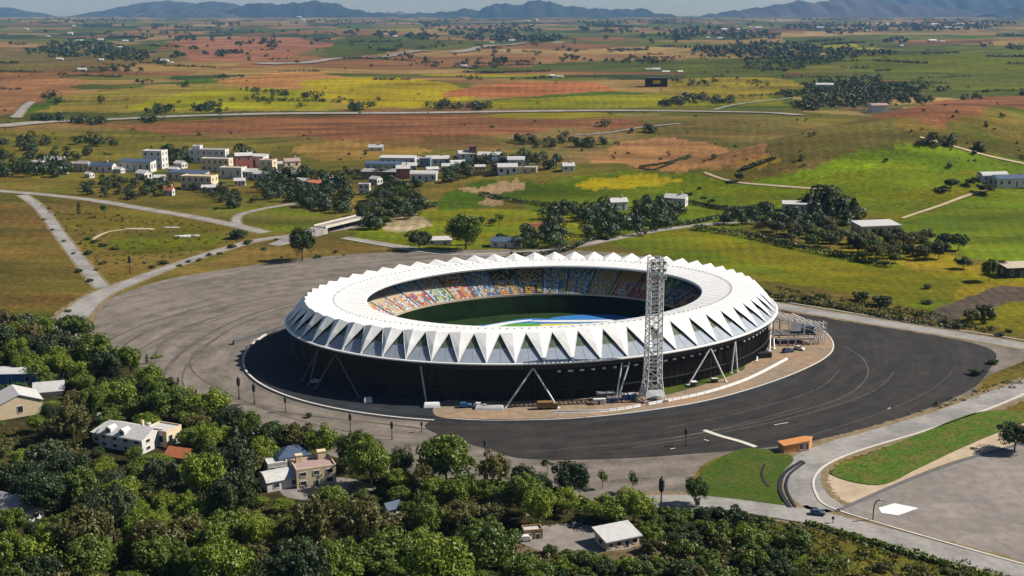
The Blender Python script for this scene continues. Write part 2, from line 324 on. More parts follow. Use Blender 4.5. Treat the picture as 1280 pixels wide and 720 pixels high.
# ------------------------------------------------------------------ the ground: one sheet to the horizon, crops and soils as its own colours
def build_ground():
    ang = np.linspace(-R(35), R(35), 1000)
    dep = np.concatenate([np.array([60., 45, 38]), np.degrees(PITCH + np.arctan((np.linspace(790, 150, 420) - 360) / F_PX)),
                          np.degrees(PITCH + np.arctan((np.linspace(149.4, 18.5, 240) - 360) / F_PX))])
    dist = CAM_H / np.tan(np.radians(dep)); dist = np.concatenate([dist[dist < 60000], [78000.]]) if False else np.minimum(dist, 34000)
    dist = np.unique(dist)
    A, D = np.meshgrid(ang, dist); X = np.sin(A) * D; Y = np.cos(A) * D; Z = hgt(X, Y)
    nr, nc = X.shape
    rs = np.random.RandomState(3)
    # smooth 2-D noise from a lattice
    lat = rs.rand(256, 256)
    def vn(x, y):
        xi = np.floor(x).astype(int); yi = np.floor(y).astype(int); fx = x - xi; fy = y - yi
        fx = fx * fx * (3 - 2 * fx); fy = fy * fy * (3 - 2 * fy); g = lambda a, b: lat[a % 256, b % 256]
        return (g(xi, yi) * (1 - fx) + g(xi + 1, yi) * fx) * (1 - fy) + (g(xi, yi + 1) * (1 - fx) + g(xi + 1, yi + 1) * fx) * fy
    # patchwork of crops and ploughed soil: jittered cells in a slightly warped plain
    pal = np.array([(.19, .100, .046), (.24, .145, .068), (.25, .175, .075), (.070, .090, .018), (.11, .115, .025), (.035, .055, .018), (.060, .105, .012), (.32, .235, .11), (.13, .070, .036), (.24, .22, .025)])
    wt_near = np.array([.10, .08, .10, .20, .20, .06, .10, .06, .04, .06]); wt_far = np.array([.12, .13, .12, .15, .10, .16, .04, .07, .08, .03])
    def cells(cs, wt, seed):
        wx = X + 160 * (vn(X / 700, Y / 700) - .5) * 2 + 30 * vn(X / 90, Y / 90); wy = Y + 160 * (vn(X / 700 + 40, Y / 700) - .5) * 2 + 40 * vn(X / 110, Y / 80 + 9)
        ci = wx / cs; cj = wy / (cs * .85); best = np.full(X.shape, 1e9); idx = np.zeros(X.shape, int)
        bi = np.floor(ci).astype(int); bj = np.floor(cj).astype(int)
        for di in (-1, 0, 1):
            for dj in (-1, 0, 1):
                a = bi + di; b = bj + dj; hx = lat[(a * 7 + b * 13 + seed) % 256, (b * 5 + a * 3) % 256]; hy = lat[(a * 11 + b * 3 + seed) % 256, (b * 17 + a) % 256]
                d = np.abs(a + .15 + .7 * hx - ci) + np.abs(b + .15 + .7 * hy - cj); k = lat[(a * 3 + b * 29 + seed) % 256, (a * 23 + b * 7) % 256]
                u = d < best; best = np.where(u, d, best); idx = np.where(u, np.searchsorted(np.cumsum(wt / wt.sum()), k * .9999), idx)
        return pal[np.clip(idx, 0, len(pal) - 1)]
    far = np.hypot(X, Y)
    col = np.where((far > 3600)[..., None], cells(900, wt_far, 17), cells(330, wt_near, 5))
    near = np.array([.105, .095, .030]); k = sm(1700, 2500, far)[..., None]
    g0 = (vn(X / 60, Y / 60) * .6 + vn(X / 17, Y / 17) * .4)[..., None]
    base = np.array([.19, .135, .042]) * g0 + np.array([.060, .088, .014]) * (1 - g0)
    col = col * k + base * (1 - k)
    FL = [  # outline in photo pixels, colour, second colour
        ([(0, 100), (60, 95), (110, 100), (75, 118), (30, 138), (0, 152)], (.27, .15, .065), (.20, .10, .05)),
        ([(45, 140), (90, 118), (210, 106), (330, 100), (500, 100), (600, 125), (560, 135), (250, 141)], (.17, .16, .03), (.25, .20, .05)),
        ([(200, 122), (330, 105), (430, 112), (400, 136), (250, 138), (150, 138)], (.23, .23, .018), (.17, .19, .02)),
        ([(270, 99), (390, 88), (440, 98), (370, 112), (290, 108)], (.36, .17, .065), (.30, .16, .06)),
        ([(380, 100), (470, 96), (560, 104), (610, 118), (540, 134), (450, 134), (380, 120)], (.24, .25, .016), (.30, .25, .03)),
        ([(560, 112), (640, 104), (740, 102), (770, 112), (640, 122), (560, 121)], (.34, .13, .055), (.28, .11, .05)),
        ([(600, 127), (820, 116), (960, 120), (990, 132), (700, 137), (600, 135)], (.22, .21, .018), (.12, .15, .015)),
        ([(0, 58), (200, 62), (260, 75), (120, 90), (0, 92)], (.085, .10, .03), (.16, .11, .05)),
        ([(210, 52), (330, 45), (420, 55), (370, 70), (250, 78)], (.24, .10, .055), (.28, .13, .07)),
        ([(0, 160), (150, 152), (330, 146), (560, 144), (810, 149), (815, 160), (640, 170), (640, 192), (450, 182), (330, 172), (150, 180), (0, 190)], (.20, .12, .05), (.12, .105, .035)),
        ([(150, 158), (330, 146), (560, 143), (800, 148), (815, 156), (700, 166), (560, 172), (420, 176), (330, 165), (210, 168)], (.23, .105, .050), (.15, .065, .034)),
        ([(0, 162), (170, 165), (320, 175), (360, 205), (230, 195), (60, 205), (0, 200)], (.15, .135, .034), (.09, .10, .025)),
        ([(355, 185), (400, 177), (480, 181), (545, 188), (470, 200), (400, 200)], (.30, .205, .07), (.22, .16, .045)),
        ([(620, 172), (700, 160), (800, 165), (760, 185), (735, 200), (690, 212), (640, 205)], (.20, .15, .065), (.11, .11, .03)),
        ([(800, 150), (950, 143), (1110, 153), (1175, 180), (1080, 210), (945, 222), (935, 195), (830, 168)], (.105, .105, .030), (.15, .115, .040)),
        ([(732, 198), (790, 176), (828, 170), (900, 180), (970, 195), (940, 210), (800, 211)], (.32, .19, .085), (.25, .14, .065)),
        ([(920, 205), (962, 194), (975, 200), (945, 212)], (.33, .24, .045), (.30, .2, .05)),
        ([(640, 240), (700, 222), (800, 212), (900, 222), (1000, 240), (1010, 255), (900, 292), (800, 300), (690, 290)], (.075, .145, .010), (.10, .15, .014)),
        ([(635, 238), (735, 221), (860, 212), (900, 226), (820, 232), (700, 250), (640, 255)], (.055, .105, .010), (.08, .13, .012)),
        ([(722, 234), (745, 225), (800, 215), (862, 222), (830, 230), (770, 236)], (.36, .27, .020), (.28, .24, .02)),
        ([(540, 255), (560, 240), (600, 228), (660, 222), (680, 235), (640, 250), (600, 262), (560, 268)], (.045, .095, .010), (.06, .11, .012)),
        ([(440, 294), (470, 272), (545, 262), (640, 262), (720, 270), (740, 290), (650, 320), (560, 322), (470, 308)], (.095, .15, .012), (.14, .16, .025)),
        ([(472, 285), (498, 265), (515, 264), (545, 281), (502, 291), (482, 289)], (.40, .34, .24), (.26, .25, .12)),
        ([(576, 236), (610, 232), (652, 222), (656, 234), (628, 242), (600, 246), (632, 250), (624, 258), (602, 256), (608, 246)], (.34, .26, .15), (.28, .22, .12)),
        ([(890, 240), (940, 222), (1060, 212), (1120, 190), (1160, 182), (1280, 210), (1280, 260), (1130, 278), (1010, 262)], (.095, .15, .012), (.13, .15, .022)),
        ([(1090, 190), (1150, 183), (1280, 205), (1280, 222), (1180, 214), (1120, 205), (960, 232), (900, 240), (940, 226)], (.11, .20, .010), (.09, .165, .010)),
        ([(1120, 280), (1200, 248), (1280, 232), (1280, 335), (1210, 322), (1130, 290)], (.085, .16, .010), (.12, .175, .016)),
        ([(1050, 290), (1150, 300), (1210, 330), (1280, 330), (1280, 400), (1200, 390), (1050, 330)], (.14, .165, .018), (.27, .21, .035)),
        ([(740, 300), (860, 286), (1000, 310), (1120, 330), (1200, 352), (1170, 398), (1040, 385), (960, 350), (860, 325)], (.080, .135, .010), (.12, .145, .016)),
        ([(870, 292), (1000, 318), (1110, 342), (1040, 348), (950, 330), (880, 310)], (.19, .17, .022), (.12, .14, .015)),
        ([(970, 352), (1080, 372), (1180, 390), (1270, 425), (1180, 408), (965, 378)], (.17, .125, .04), (.11, .11, .025)),
        ([(1150, 400), (1190, 375), (1240, 358), (1280, 355), (1280, 376), (1230, 385), (1200, 405)], (.11, .095, .075), (.09, .08, .06)),
        ([(1200, 400), (1260, 375), (1280, 380), (1280, 425), (1240, 415)], (.12, .15, .014), (.15, .14, .02)),
        ([(0, 243), (42, 256), (112, 352), (98, 395), (0, 395)], (.165, .115, .035), (.105, .095, .024)),
        ([(0, 390), (90, 392), (85, 420), (40, 440), (0, 445)], (.055, .10, .012), (.10, .10, .02)),
        ([(45, 252), (130, 258), (240, 275), (330, 296), (210, 328), (136, 350)], (.165, .125, .040), (.10, .105, .024)),
        ([(135, 300), (200, 288), (285, 292), (270, 312), (170, 320)], (.085, .115, .018), (.10, .10, .02)),
        ([(250, 262), (330, 255), (420, 268), (440, 285), (330, 290)], (.075, .115, .014), (.12, .12, .03)),
        ([(210, 345), (330, 302), (440, 298), (500, 312), (400, 322), (300, 335)], (.17, .125, .04), (.10, .10, .024)),
        ([(1000, 128), (1100, 118), (1180, 130), (1080, 142)], (.10, .09, .04), (.16, .10, .05)),
        ([(1060, 72), (1180, 58), (1280, 52), (1280, 108), (1190, 112), (1070, 95)], (.062, .095, .022), (.085, .115, .022)),
        ([(1085, 148), (1150, 128), (1240, 120), (1280, 118), (1280, 150), (1180, 158)], (.24, .105, .055), (.19, .085, .045)),
        ([(860, 78), (980, 85), (1000, 98), (860, 102)], (.055, .085, .02), (.07, .09, .02)),
        ([(840, 100), (960, 97), (1010, 108), (930, 126), (830, 120)], (.24, .21, .03), (.19, .16, .045)),
        ([(420, 48), (520, 45), (600, 52), (480, 66), (400, 72)], (.045, .070, .02), (.06, .08, .02)),
    ]
    col = col * np.array([1.03, .97, .88])
    nx_ = (vn(X / 45, Y / 45) - .5); ny_ = (vn(X / 45 + 77, Y / 45 + 31) - .5)
    n2x = vn(X / 9, Y / 14) - .5; n2y = vn(X / 11 + 50, Y / 12 + 20) - .5
    dd = np.clip(far / 1500, .3, 4)
    for poly, c1, c2 in FL:
        c1, c2 = [(c[0] * .97, c[1] * 1.08, c[2] * 1.05) if c[0] > 1.85 * c[1] else c for c in (c1, c2)]
        c1, c2 = [(c[0] * 1.3, c[1] * 1.04, c[2] * .7) if c[1] > c[0] else (c[0] * 1.02, c[1] * (.93 if c[2] > .022 else 1.0), c[2] * .9) for c in (c1, c2)]
        q = [P(max(-60, a) if a > 0 else -60, b) if a < 1280 else P(1340, b) for a, b in poly]
        ins = inside_np(X + nx_ * 16 * dd + n2x * 9 * dd, Y + ny_ * 16 * dd + n2y * 14 * dd, [(v.x, v.y) for v in q])
        # long soft bands along the direction of ploughing inside a field
        t = np.clip((vn(X / 160 + len(poly), Y / 38 + c1[0] * 90) * .65 + vn(X / 50, Y / 13) * .35 - .3) / .4, 0, 1)[..., None]
        th = (len(poly) * 37 + int(c1[0] * 999)) % 60 / 60. - .5; lam = 9 + 16 * np.clip((far - 900) / 2500, 0, 1.5)      # crop rows and wheel lines
        row = 1 + (.16 * vn(X / 90, Y / 90) - .02)[..., None] * np.sin(6.283 * (X * math.cos(th * .5) + Y * .16 * math.sin(th) + 14 * vn(X / 60, Y / 140)) / lam)[..., None]
        col = np.where(ins[..., None], (np.array(c1) * (1 - t) + np.array(c2) * t) * row, col)
    # the wooded slope and scrub below the stadium, floor darkened as shade between trees
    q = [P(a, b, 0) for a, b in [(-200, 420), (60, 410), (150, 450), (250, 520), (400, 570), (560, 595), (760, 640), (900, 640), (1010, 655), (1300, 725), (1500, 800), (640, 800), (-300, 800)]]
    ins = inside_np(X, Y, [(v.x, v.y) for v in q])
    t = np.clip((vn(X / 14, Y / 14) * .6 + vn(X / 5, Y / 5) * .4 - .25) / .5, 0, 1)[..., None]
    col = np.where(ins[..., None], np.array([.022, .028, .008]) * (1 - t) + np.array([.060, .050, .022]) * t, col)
    q = [P(a, b, 0) for a, b in [(600, 670), (700, 655), (800, 665), (905, 700), (860, 712), (760, 700), (640, 700)]]
    ins = inside_np(X + nx_ * 8, Y + ny_ * 8, [(v.x, v.y) for v in q])
    col = np.where(ins[..., None], np.array([.24, .165, .115]) * (1 - t) + np.array([.15, .12, .06]) * t, col)
    q = [P(a, b, 0) for a, b in [(960, 650), (1030, 655), (1280, 722), (1400, 790), (1100, 760), (960, 690)]]
    ins = inside_np(X + nx_ * 6, Y + ny_ * 6, [(v.x, v.y) for v in q])
    col = np.where(ins[..., None], np.array([.075, .11, .016]) * (1 - t) + np.array([.16, .135, .03]) * t, col)
    lum = col @ np.array([.25, .65, .10]); col = np.clip(lum[..., None] + (col - lum[..., None]) * 1.10, .004, .6) * (.75 - .10 * vn(X / 420, Y / 300)[..., None] + .16 * vn(X / 150 + 5, Y / 120)[..., None])
    me = bpy.data.meshes.new("ground")
    V = np.stack([X, Y, Z], -1).reshape(-1, 3)
    # a sheet of its own below the flat precinct, so that paving can lie a few millimetres above it
    i = np.arange(nr - 1)[:, None] * nc + np.arange(nc - 1)[None]
    Fq = np.stack([i, i + 1, i + nc + 1, i + nc], -1).reshape(-1, 4)
    me.vertices.add(len(V)); me.vertices.foreach_set("co", V.astype(np.float32).ravel())
    me.loops.add(Fq.size); me.loops.foreach_set("vertex_index", Fq.astype(np.int32).ravel())
    me.polygons.add(len(Fq)); me.polygons.foreach_set("loop_start", np.arange(0, Fq.size, 4, dtype=np.int32))
    me.polygons.foreach_set("use_smooth", np.ones(len(Fq), bool))
    at = me.color_attributes.new("soil", 'FLOAT_COLOR', 'POINT')
    at.data.foreach_set("color", np.concatenate([col.reshape(-1, 3), np.ones((len(V), 1))], 1).astype(np.float32).ravel())
    me.update(); me.validate()
    m = bpy.data.materials.new("fields_and_soil"); m.use_nodes = True; n, l = m.node_tree.nodes, m.node_tree.links; b = n["Principled BSDF"]
    b.inputs["Roughness"].default_value = .95; b.inputs["Specular IOR Level"].default_value = .08
    va = n.new("ShaderNodeVertexColor"); va.layer_name = "soil"; g = n.new("ShaderNodeNewGeometry")
    def noise(scale, stretch, d, lo, hi):
        mp = n.new("ShaderNodeMapping"); mp.inputs["Scale"].default_value = stretch; l.new(g.outputs["Position"], mp.inputs[0])
        z = n.new("ShaderNodeTexNoise"); z.inputs["Scale"].default_value = scale; z.inputs["Detail"].default_value = d; z.inputs["Roughness"].default_value = .7
        l.new(mp.outputs[0], z.inputs["Vector"]); r = n.new("ShaderNodeMapRange"); r.inputs[1].default_value = .3; r.inputs[2].default_value = .7
        r.inputs[3].default_value = lo; r.inputs[4].default_value = hi; l.new(z.outputs[0], r.inputs[0]); return r.outputs[0], z.outputs[0]
    a, fa = noise(.22, (1, 1, 1), 7, .5, 1.5); c, fc = noise(.022, (.3, 1, 1), 8, .55, 1.45); e, fe = noise(.006, (.5, 1, 1), 8, .55, 1.45)
    u = n.new("ShaderNodeMath"); u.operation = 'MULTIPLY'; l.new(a, u.inputs[0]); l.new(c, u.inputs[1])
    u2 = n.new("ShaderNodeMath"); u2.operation = 'MULTIPLY'; l.new(u.outputs[0], u2.inputs[0]); l.new(e, u2.inputs[1])
    vs = n.new("ShaderNodeVectorMath"); vs.operation = 'SCALE'; l.new(va.outputs[0], vs.inputs[0]); l.new(u2.outputs[0], vs.inputs["Scale"])
    l.new(vs.outputs[0], b.inputs["Base Color"])
    bp = n.new("ShaderNodeBump"); bp.inputs["Strength"].default_value = .6; bp.inputs["Distance"].default_value = 1.0; l.new(fa, bp.inputs["Height"]); l.new(bp.outputs[0], b.inputs["Normal"])
    me.materials.append(m)
    o = bpy.data.objects.new("ground", me); C.objects.link(o); tag(o, kind='structure')
build_ground()

# mountains on the horizon: ridges with depth, 24 to 31 km away
def mountains(name, prof, Y0, depth, col, seed):
    m = mat(name + "_scrub", col, .95, .05, var=.35, scale=.0012, var2=tuple(c * .6 for c in col))
    xs = np.array([p[0] for p in prof], float); ys = np.array([p[1] for p in prof], float)
    nx, ny = 160, 22; px = np.linspace(xs[0], xs[-1], nx)
    bump_ = .8 * np.sin(px * .23 + seed) + .6 * np.sin(px * .47 + 2 * seed) + .45 * np.sin(px * .91 + 3 * seed)
    top = CAM_H + (16 + bump_ * .9 - np.interp(px, xs, ys)) / F_PX * Y0 * 1.0
    rs = np.random.RandomState(seed); mb = MB(); vs = []
    base = H(0, Y0) - 20
    for j in range(ny):
        t = j / (ny - 1); prof_y = math.sin(math.pi * min(1, t * 1.0)) ** .8
        for i in range(nx):
            X = (px[i] - 640) / F_PX * Y0; Yv = Y0 + (t - .5) * depth
            rug = 1.5 * .16 * math.sin(X / 330 + seed + 2.5 * t) * math.sin(X / 170 + 5 * t) + .08 * math.sin(X / 71 + 9 * t)
            hh = max(0., top[i] - base) * (prof_y * (1 + rug * (1 - prof_y) * 2.2))
            edge = min(1, i / 6, (nx - 1 - i) / 6)
            vs.append((X, Yv, base + hh * edge))
    fs = [(j * nx + i, j * nx + i + 1, (j + 1) * nx + i + 1, (j + 1) * nx + i) for j in range(ny - 1) for i in range(nx - 1)]
    mb.add(vs, fs); tag(mb.build(name, m, smooth=True), kind='structure')
mountains("mountain_range", [(-160, 14), (-60, 11), (0, 11), (22, 10), (45, 15), (70, 20)], 29000, 3500, (.045, .055, .05), 1)
mountains("mountain_range", [(110, 21), (150, 13), (190, 5), (225, 2), (250, 5), (285, 2.5), (300, 6), (345, 18)], 29500, 3500, (.045, .055, .05), 2)
mountains("hills", [(150, 22), (195, 16), (225, 11), (260, 11), (285, 15), (310, 22)], 25000, 1800, (.05, .055, .05), 3)
mountains("mountain_range", [(270, 21), (300, 12), (328, 4), (350, 6), (372, 5), (400, 2), (425, 5), (445, 12), (470, 16), (500, 18)], 26500, 2500, (.03, .036, .036), 4)
mountains("hills", [(440, 20), (490, 15), (530, 17), (560, 21)], 28000, 1800, (.10, .07, .05), 5)
mountains("mountain_range", [(480, 22), (520, 17), (560, 15), (585, 11), (600, 13), (622, 4), (645, 7), (664, 2), (676, .5), (700, 7), (740, 11), (775, 12), (800, 11), (812, 16), (850, 21)], 26500, 2600, (.034, .042, .042), 6)
mountains("mountain_range", [(860, 22), (900, 15), (940, 10), (968, 6), (990, 2), (1010, 5), (1030, 0), (1048, -3), (1080, 4), (1120, 6), (1160, 10), (1210, 15), (1260, 19)], 27500, 2800, (.085, .07, .065), 7)
mountains("mountain_range", [(1030, 20), (1060, 2), (1090, -4), (1130, -8), (1180, -6), (1230, -9), (1300, -5), (1400, 4), (1460, 12)], 31000, 3000, (.04, .05, .05), 8)
mountains("hills", [(1210, 22), (1245, 13), (1265, 8), (1300, 12), (1360, 20)], 25000, 1800, (.06, .06, .05), 9)
# the air: pale even haze in one closed box round camera and plain
hz = MB(); hz.box(-26000, -400, -60, 26000, 36000, 900)
hm = bpy.data.materials.new("haze_air"); hm.use_nodes = True; n = hm.node_tree.nodes; n.remove(n["Principled BSDF"])
pv = n.new("ShaderNodeVolumePrincipled"); pv.inputs["Color"].default_value = (.30, .58, 1.0, 1); pv.inputs["Density"].default_value = 1.8e-5
hm.node_tree.links.new(pv.outputs[0], n["Material Output"].inputs["Volume"])
tag(hz.build("haze", hm), kind='stuff')

# ------------------------------------------------------------------ paving and roads round the stadium
def se(a, b, t, z=0.0, c=SC, st=ST):
    x, y = a * math.cos(t), b * math.sin(t)
    return Vector((c.x + x * math.cos(st) - y * math.sin(st), c.y + x * math.sin(st) + y * math.cos(st), z))
def arc(a, b, t0, t1, n): return [se(a, b, t0 + (t1 - t0) * i / n) for i in range(n + 1)]
sheet("plaza", [(108, 402), (112, 388), (150, 368), (210, 349), (300, 334), (400, 321), (520, 314), (680, 312), (800, 320), (900, 345), (975, 378), (1100, 402), (1262, 430), (1290, 445), (1235, 470), (1210, 495), (1130, 527), (1020, 560), (985, 570), (930, 563), (880, 580), (866, 607), (880, 628), (800, 640), (680, 612), (560, 600), (450, 580), (350, 550), (270, 535), (225, 495), (165, 460), (120, 430)], .04, M['plaza'])
sheet("asphalt", [(533, 536), (556, 523), (620, 527), (720, 523), (820, 512), (900, 497), (980, 472), (1032, 447), (1041, 428), (1022, 408), (975, 388), (1010, 392), (1100, 405), (1200, 425), (1243, 440), (1238, 460), (1212, 488), (1130, 521), (1030, 548), (955, 560), (860, 568), (760, 574), (660, 574), (610, 562)], .08, M['asphalt'])
# moat with the stadium's shade put into its colour, walkway round the bowl
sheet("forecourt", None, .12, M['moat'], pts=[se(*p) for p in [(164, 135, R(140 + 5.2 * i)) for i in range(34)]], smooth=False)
wk = [se(172 + 4 * max(0, math.cos(R(t))) , 128, R(t)) for t in range(-80, 40, 4)]
wk_px = [(545, 520), (600, 524), (700, 523), (800, 514), (880, 501), (960, 478), (1030, 449), (1042, 430), (1024, 408), (985, 392), (950, 400), (900, 440), (800, 470), (680, 490), (560, 500)]
sheet("walkway", wk_px, .16, M['tan'])
ribbon("kerb", [(556, 523), (620, 526), (720, 523), (820, 512), (900, 497), (980, 472), (1032, 447), (1041, 428), (1022, 408), (990, 392)], .8, M['kerb'], off=.30, thick=.3)
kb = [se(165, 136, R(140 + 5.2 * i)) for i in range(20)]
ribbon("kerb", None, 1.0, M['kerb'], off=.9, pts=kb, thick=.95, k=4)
for w_, pxs in ((.5, [(840, 548), (950, 527), (1050, 498), (1083, 472), (1080, 450), (1058, 434)]), (.4, [(790, 560), (900, 541), (1010, 517), (1090, 490), (1118, 465)]), (.35, [(830, 535), (930, 515), (1020, 487), (1050, 462)]), (.4, [(700, 561), (800, 553), (900, 536), (1000, 510)]), (.3, [(1010, 545), (1090, 520), (1160, 490), (1190, 465)])): ribbon("tyre_track", pxs, w_, M['track'], .09)
gp = [(985, 437), (955, 425), (925, 440), (935, 460), (960, 455)]
sheet("verge", [(800, 487), (850, 477), (905, 462), (928, 456), (925, 465), (870, 484), (815, 497)], .2, M['lawn'])
# roads
ribbon("road", [(-40, 236), (0, 239), (60, 244), (120, 251), (185, 262), (240, 271), (290, 281), (332, 291)], 11, M['road'], .12)
ribbon("road", [(28, 244), (52, 262), (80, 300), (105, 332), (128, 360)], 9, M['road'], .14)
ribbon("road", [(70, 425), (88, 400), (108, 380), (130, 366), (165, 352), (210, 335), (260, 318), (320, 301), (380, 293), (440, 284), (458, 278)], lambda t: 22 - 12 * min(1, t * 2.2), M['road'], .16)
ribbon("road", [(330, 290), (300, 283), (298, 270), (325, 262), (360, 256), (400, 252)], 7, M['road'], .15)
ribbon("road", [(430, 297), (500, 308), (560, 316), (620, 317), (700, 311), (770, 298), (830, 287), (900, 279), (960, 277)], 8, M['road'], .14)
ribbon("kerb", [(430, 299), (500, 311), (560, 319), (640, 320)], 1.2, M['kerb'], .5, thick=.5)
ribbon("road", [(955, 379), (1000, 387), (1080, 400), (1180, 416), (1270, 431), (1340, 444)], 13, M['road'], .13)
ribbon("kerb", [(965, 374), (1000, 381), (1080, 394), (1180, 410), (1270, 424), (1340, 437)], 1.0, M['kerb'], .35, thick=.3)
ribbon("road", [(-60, 160), (0, 158), (80, 152), (200, 147), (330, 143), (480, 142), (640, 140), (800, 139), (940, 141), (1000, 144.5)], 24, M['road'], .6)
ribbon("road", [(330, 81), (420, 74), (500, 68), (600, 60), (700, 53)], 60, M['road'], .8)
ribbon("road", [(40, 128), (28, 138), (20, 148)], 14, M['road'], .6)
ribbon("track", [(850, 155), (800, 160), (770, 165), (720, 170)], 6, M['road'], .5)
ribbon("track", [(1150, 172), (1180, 180), (1230, 194), (1280, 205)], 5, M['sand'], .5)
ribbon("track", [(1128, 273), (1155, 264), (1200, 248), (1240, 236)], 4, M['sand'], .4)
ribbon("track", [(880, 216), (920, 228), (1000, 235), (1040, 236)], 4, M['sand'], .4)
ribbon("track", [(893, 138), (930, 130), (990, 123)], 9, M['road'], .6)
# right-hand junction
ribbon("road", [(1300, 478), (1240, 500), (1180, 522), (1110, 543), (1050, 560), (1015, 575), (1002, 596), (1012, 620), (1040, 640)], 15, M['road'], .20)
sheet("road_verge", [(1012, 560), (1100, 532), (1200, 500), (1290, 470), (1290, 486), (1200, 512), (1100, 545), (1030, 566)], .12, M['soil'])
ribbon("road", [(800, 628), (870, 628), (950, 637), (1020, 648), (1100, 668), (1180, 690), (1280, 716), (1360, 740)], 13, M['road'], .24)
ribbon("kerb", [(800, 638), (880, 637), (960, 647), (1040, 663), (1120, 686), (1200, 709), (1290, 733)], .7, M['concd'], .40, thick=.3)
ribbon("kerb", [(1300, 484), (1240, 510), (1160, 538), (1080, 562), (1036, 580), (1018, 598), (1020, 618), (1036, 634), (1100, 655), (1200, 684), (1300, 712)], .9, M['kerb'], .45, thick=.35)
sheet("yard", [(1050, 638), (1120, 605), (1200, 575), (1285, 553), (1420, 560), (1420, 740), (1270, 700), (1150, 668)], .18, M['yard'], smooth=False)
sheet("forecourt", [(1020, 604), (1040, 594), (1100, 606), (1180, 570), (1290, 525), (1290, 552), (1200, 574), (1120, 604), (1050, 634), (1030, 630)], .15, M['sand'])
ribbon("kerb", [(1045, 640), (1120, 607), (1200, 577), (1285, 553)], 1.6, M['concd'], .45, thick=.3)
sheet("lawn", [(880, 626), (872, 605), (885, 582), (930, 561), (975, 566), (992, 575), (975, 595), (972, 620), (982, 636), (930, 634)], .22, M['lawn'])
ribbon("kerb", [(1003, 577), (981, 592), (975, 612), (987, 635)], 1.6, M['dark'], .5, thick=.35)
ribbon("kerb", [(1006, 579), (987, 594), (983, 612), (994, 635)], 1.0, M['dark'], .5, thick=.35)
ribbon("kerb", [(956, 581), (952, 592), (956, 604), (962, 609)], .9, M['dark'], .4, thick=.35)
for i, (a_, t0_, t1_, w_) in enumerate([(196, 108, 205, 1.6), (205, 118, 214, 2.4), (214, 100, 180, 1.2), (226, 125, 222, 2.0), (236, 112, 200, 1.5), (248, 130, 205, 2.2), (189, 150, 240, 1.4), (180, 205, 262, 1.8)]):
    ribbon("tyre_track", None, (lambda w__: (lambda t: w__ * (1 - abs(2 * t - 1) ** 3) * (.7 + .5 * math.sin(9 * t) ** 2)))(w_), M['rubber'], .05 + i * .004, pts=[se(a_ + 5 * math.sin(k_ * .7 + i), a_ * .82 + 4 * math.cos(k_ * .5 + i), R(t0_ + (t1_ - t0_) * k_ / 12)) for k_ in range(13)], k=4)
ribbon("path", [(880, 538), (900, 545), (925, 552), (945, 559)], 2.5, M['kerb'], .2)
sheet("lawn", [(1038, 592), (1080, 572), (1150, 543), (1215, 518), (1262, 514), (1288, 520), (1285, 527), (1220, 552), (1150, 585), (1098, 607)], .45, M['lawn2'])
sheet("yard", [(640, 668), (700, 655), (760, 660), (800, 668), (790, 685), (740, 690), (680, 690)], .08, M['yard'])
sheet("paving", [(355, 605), (420, 596), (470, 610), (420, 625), (360, 622)], .06, M['yard'])
# ------------------------------------------------------------------ the stadium
st = thing("stadium", "oval stadium with white folded petal roof and colourful seats inside", "stadium", SC, ST)
def el(a, b, t, z): return Vector((a * math.cos(t), b * math.sin(t), z))
def band(mb, rings, t0=0., t1=math.tau, n=192, mi=0, flip=False):
    """skin through a list of (a, b, z) rings"""
    cl = abs(t1 - t0 - math.tau) < 1e-6; k = n if cl else n + 1; vs = []
    for a, b, z in rings: vs += [el(a, b, t0 + (t1 - t0) * i / n, z) for i in range(k)]
    fs = []
    for j in range(len(rings) - 1):
        for i in range(n):
            q = (j * k + i, j * k + (i + 1) % k, (j + 1) * k + (i + 1) % k, (j + 1) * k + i)
            fs.append(q[::-1] if flip else q)
    mb.add(vs, fs, mi)
NP = 62
# inner roof membrane: smooth ring with a rolled lip
mb = MB(); band(mb, [(97, 73, 28.2), (96.6, 72.6, 29.2), (97.2, 73.2, 29.7), (104, 76.5, 30.2), (114, 81.5, 31.0), (113.8, 81.3, 30.2), (104, 76.5, 29.4), (97, 73, 28.2)])
inner = mb.build("roof_membrane", [M['white']], st, smooth=False)
# seams and bolts on the membrane
mb = MB()
for i in range(NP * 2):
    t = math.tau * i / (NP * 2); mb.bar(el(97.5, 73.4, t, 29.75), el(114, 81.5, t, 31.02), .10, n=4)
for i in range(190):
    t = math.tau * i / 190; p = el(115, 82.2, t, 31.2); mb.box(p.x - .35, p.y - .35, p.z, p.x + .35, p.y + .35, p.z + .3)
mb.build("seam", [M['steel']], inner)
